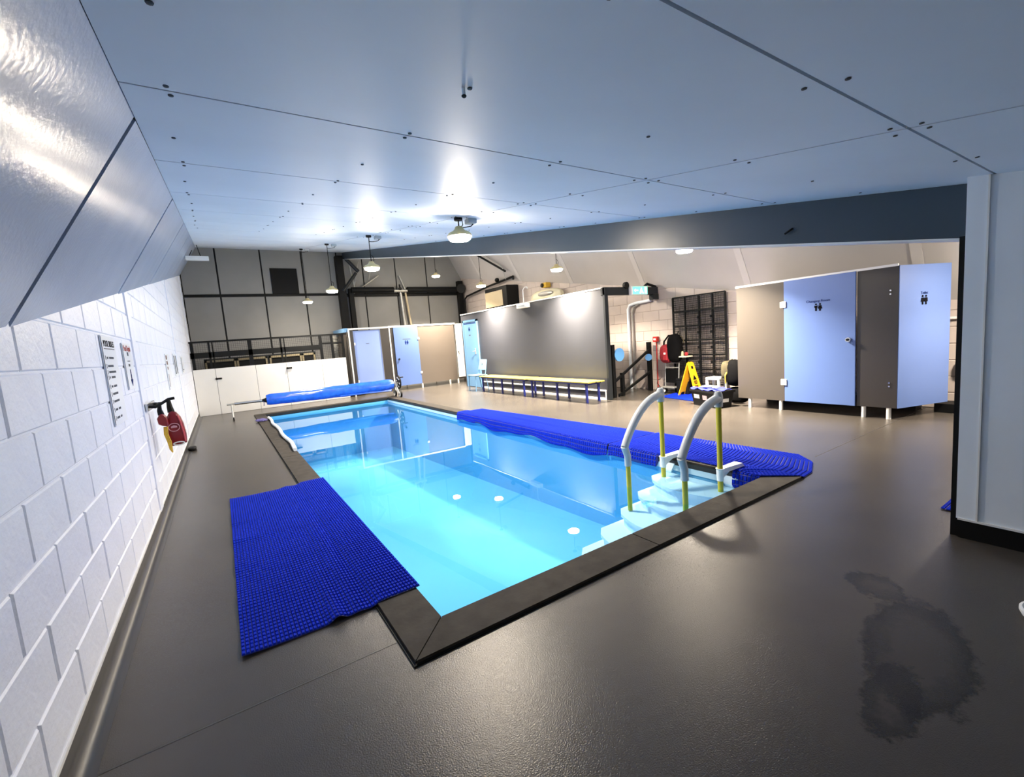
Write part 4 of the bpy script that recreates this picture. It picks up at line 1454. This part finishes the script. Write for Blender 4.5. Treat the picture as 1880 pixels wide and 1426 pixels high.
big = [(-.480, .955), (-.455, .965), (-.425, .95), (-.395, .90), (-.378, .83), (-.368, .72), (-.372, .635), (-.44, .62), (-.515, .618), (-.515, .72), (-.512, .82), (-.505, .90)]
t = buoy('rescue_float', 5.58, big, .09, 'larger red rescue float with round badge hanging on the left wall')
MB().tube([(-.462, 5.58, .955), (-.468, 5.58, 1.01), (-.470, 5.59, 1.08)], [.03, .024, .016], 10).build('neck', M['black_plastic'], t)
b = MB()
pts = [(-.455 + .045 * math.cos(a), 5.532, .805 + .04 * math.sin(a)) for a in [i * 2 * math.pi / 20 for i in range(21)]]
b.tube(pts, .0035, 6, cap=False)
b.build('badge_ring', mat('badge_pink', (.65, .35, .38), .5, var=0), t)
MB().quad([(-.480, 5.534, .80), (-.43, 5.534, .80), (-.43, 5.534, .815), (-.455, 5.534, .825), (-.48, 5.534, .815)], .003).build('badge_mark', bpy.data.materials['badge_pink'], t)
b = MB()
pts = [(-.435 + .045 * math.cos(a), 5.532, .638 + .015 * math.sin(a)) for a in [i * 2 * math.pi / 20 for i in range(21)]]
b.tube(pts, .006, 6, cap=False)
b.build('base_ring', M['white'], t)
MB().tube([(-.415, 5.54, .92), (-.40, 5.535, .86), (-.385, 5.535, .74), (-.382, 5.54, .65)], .007, 8).build('edge_rib', mat('red_rib', (.55, .08, .10), .35, var=0), t)
sm = [(-.545, .955), (-.53, .965), (-.51, .955), (-.49, .925), (-.485, .85), (-.495, .835), (-.53, .845), (-.56, .865), (-.565, .92)]
t = buoy('rescue_float', 5.44, sm, .08, 'smaller dark red rescue float hanging nearest the pool signs')
MB().tube([(-.53, 5.44, .955), (-.535, 5.42, 1.0), (-.525, 5.38, 1.05)], [.026, .02, .014], 10).build('neck', M['black_plastic'], t)
b = MB()
for k in range(4):
    o_ = .008 * k
    b.tube([(-.525 + o_, 5.46, .83), (-.53 + o_, 5.45, .76), (-.515 + o_, 5.46, .68), (-.505 + o_ * .6, 5.45, .60 - .01 * k)], .006, 6)
o = b.build('rope', M['rope_yellow'], None, True)
tag(o, 'yellow rescue rope dangling below the red floats', 'rope')

dd = MB().blob((-.545, 9.0, .03), (.06, .11, .035), power=.7).build('door_stop', M['black_plastic'], None, True)
tag(dd, 'small black rubber block on the floor by the left wall', 'block')

# white strip fitting in the far left roof corner
ws_ = thing('strip_fitting', (-.15, 12.5, 3.76), 'white strip fitting jutting from the far left slope', 'light fitting')
MB().rbox((-.34, 12.45, 3.72), (.10, 12.56, 3.81), .012).build('body', M['white'], ws_)
MB().box((-.355, 12.47, 3.74), (-.34, 12.54, 3.79)).build('end_cap', M['grey_plastic'], ws_)
MB().tube([(-.05, 12.5, 3.81), (-.08, 12.5, 3.95), (-.10, 12.5, 4.06)], .008, 6).build('cable', M['black'], ws_)
MB().tube([(-.26, 12.5, 3.81), (-.24, 12.5, 3.86), (-.20, 12.5, 3.94)], .008, 6).build('cable', M['black'], ws_)

# hook hanging from the first ceiling board
hk = thing('ceiling_hook', (.75, 1.31, zc(1.31)), 'small grey hook hanging from the nearest ceiling board', 'hook')
MB().tube([(.75, 1.31, zc(1.31)), (.75, 1.31, zc(1.31) - .022)], .006, 8).build('shank', M['column'], hk)
MB().lathe((.75, 1.31, zc(1.31) - .029), [(.005, 0), (.008, .003), (.008, .006), (.005, .008)], 10).build('tip', M['dark_gap'], hk)

# white hose along the far left pool edge and cloth
pts = []
for k in range(25):
    v = k / 24
    y = 11.6 - v * 4.4
    pts.append((.785 + .014 * math.sin(v * 17), y, .052 + .006 * math.sin(v * 23)))
hs = MB().tube(pts, .028, 10).build('white_hose', M['white_tube'], None, True)
tag(hs, 'white hose lying along the far left pool edge at the waterline', 'hose')
cl = MB().blob((.62, 11.42, .042), (.115, .20, .022), power=.9, wob=.2, seed=5).build('cloth', M['purple'], None, True)
tag(cl, 'purple cloth dropped on the far left coping', 'cloth')
# white tub edge at the right of the frame
tb = thing('tub', (2.90, .285, 0), 'white round plastic tub cut off by the right frame edge', 'tub')
MB().lathe((2.90, .285, 0), [(.075, 0.0), (.095, .012), (.104, .03), (.104, .042), (.094, .046), (.085, .03), (.07, .02)], 28).build('body', M['white_tube'], tb, True)

# ------------------------------------------------------------------ far roof steelwork and services
c1 = MB().box((3.60, YB - .30, 0), (3.82, YB - .03, 4.55)).build('trim_9', M['black'])
tag(c1, 'black steel column at the far wall below the beam', 'column', kind='structure')
MB().box((3.93, YB - .2, 0), (4.08, YB - .03, 3.5)).build('trim_10', M['black'])
tag(bpy.data.objects['trim_10'], 'second black post right of the far column', 'column', kind='structure')
MB().box((7.98, YB - .3, 0), (8.16, YB - .1, 3.75)).build('trim_11', M['black'])
tag(bpy.data.objects['trim_11'], 'black steel post in the far right corner', 'column', kind='structure')
pl_ = thing('lagged_pipe', (6, YB - .2, 3.4), 'thick black lagged pipe in two lengths across the far right wall', 'pipe')
MB().tube([(4.0, YB - .24, 3.44), (5.45, YB - .24, 3.44)], .10, 14).build('lagging', M['black'], pl_, True)
MB().tube([(5.95, YB - .24, 3.44), (7.95, YB - .24, 3.44)], .10, 14).build('lagging', M['black'], pl_, True)
MB().tube([(5.45, YB - .24, 3.40), (5.95, YB - .24, 3.40)], .05, 10).build('bare_pipe', M['steel'], pl_, True)
vv = MB().disc((5.68, YB - .26, 3.47), (0, 1, 0), .06, .06, 14).build('valve', M['black'], pl_)
MB().tube([(5.68, YB - .26, 3.47), (5.68, YB - .26, 3.62)], .03, 8).build('valve_stem', M['black'], vv)
MB().tube([(5.72, YB - .17, 3.35), (5.78, YB - .17, 1.9)], .05, 10).build('drop_pipe', M['steel'], pl_, True)
MB().tube([(5.90, YB - .17, 3.35), (6.02, YB - .17, 1.9)], .035, 10).build('drop_pipe', M['tan'], pl_, True)
MB().disc((8.05, YB - .37, 3.45), (-.6, -1, 0), .17, .10, 24).build('flange', M['black'], pl_)
wp = thing('wall_pole', (8.1, 13.5, 3.3), 'black pipe climbing along the far right wall above the heater', 'pipe')
MB().tube([(8.10, 15.4, 2.4), (8.10, 15.4, 3.02), (8.10, 15.2, 3.12), (8.10, 13.6, 3.26), (8.10, 12.0, 3.36)], .035, 10).build('tube', M['black'], wp, True)
MB().tube([(8.10, 12.02, 3.36), (8.10, 12.0, 3.26)], .03, 8).build('end_drop', M['black'], wp)
MB().blob((8.05, 12.9, 3.38), (.07, .10, .07)).build('clamp', M['black'], wp)
bc = thing('roof_bracing', (4.4, YB - .15, 4.0), 'thin steel braces in the roof right of the far column', 'bracing')
for (a, b_) in (((4.15, 3.55), (4.05, 4.3)), ((4.15, 3.6), (4.35, 4.4)), ((4.1, 3.35), (5.0, 3.95)), ((4.65, 3.8), (4.8, 4.35)), ((5.75, 3.95), (5.95, 3.4))):
    MB().tube([(a[0], YB - .12, a[1]), (b_[0], YB - .12, b_[1])], .022, 6).build('brace', M['steel'], bc)
MB().tube([(7.6, 13.4, 4.3), (7.95, 12.2, 3.55)], .035, 8).build('brace', M['black'], bc)
MB().tube([(7.70, 13.0, 4.2), (7.9, 12.3, 3.7), (7.95, 12.2, 3.3)], .012, 6).build('brace', M['steel'], bc)
MB().tube([(3.9, YB - .25, 4.5), (4.3, YB - .25, 4.05)], .06, 8).build('brace', M['dark_grey'], bc)
MB().tube([(3.72, YB - .3, 3.4), (4.2, YB - .3, 4.0)], .05, 8).build('brace', M['dark_grey'], bc)

ht = thing('wall_heater', (8.0, 12.7, 2.8), 'black framed tan wall heater above the far partition', 'heater')
MB().rbox((7.78, 11.95, 2.46), (8.24, 13.3, 3.10), .02).build('case', M['black'], ht)
MB().box((7.765, 12.2, 2.49), (7.785, 13.27, 2.98)).build('front_grille', M['tan'], ht)
cv = thing('duct_outlet', (8.05, 10.4, 2.6), 'cream curved duct outlet behind the partition top', 'duct')
MB().blob((8.1, 10.35, 2.52), (.18, .72, .22), power=.75).build('hood', M['cream'], cv, True)
MB().blob((7.94, 10.2, 2.60), (.06, .34, .07), power=.8).build('outlet', M['steel'], cv, True)
fl_ = thing('floodlight', (8.12, 10.4, 2.86), 'small yellow and black floodlight above the cream duct', 'light fitting')
MB().rbox((8.04, 10.28, 2.79), (8.22, 10.50, 2.93), .02).build('body', M['rope_yellow'], fl_)
MB().disc((8.03, 10.44, 2.86), (1, 0, 0), .06, .04, 14).build('lens', M['black'], fl_)
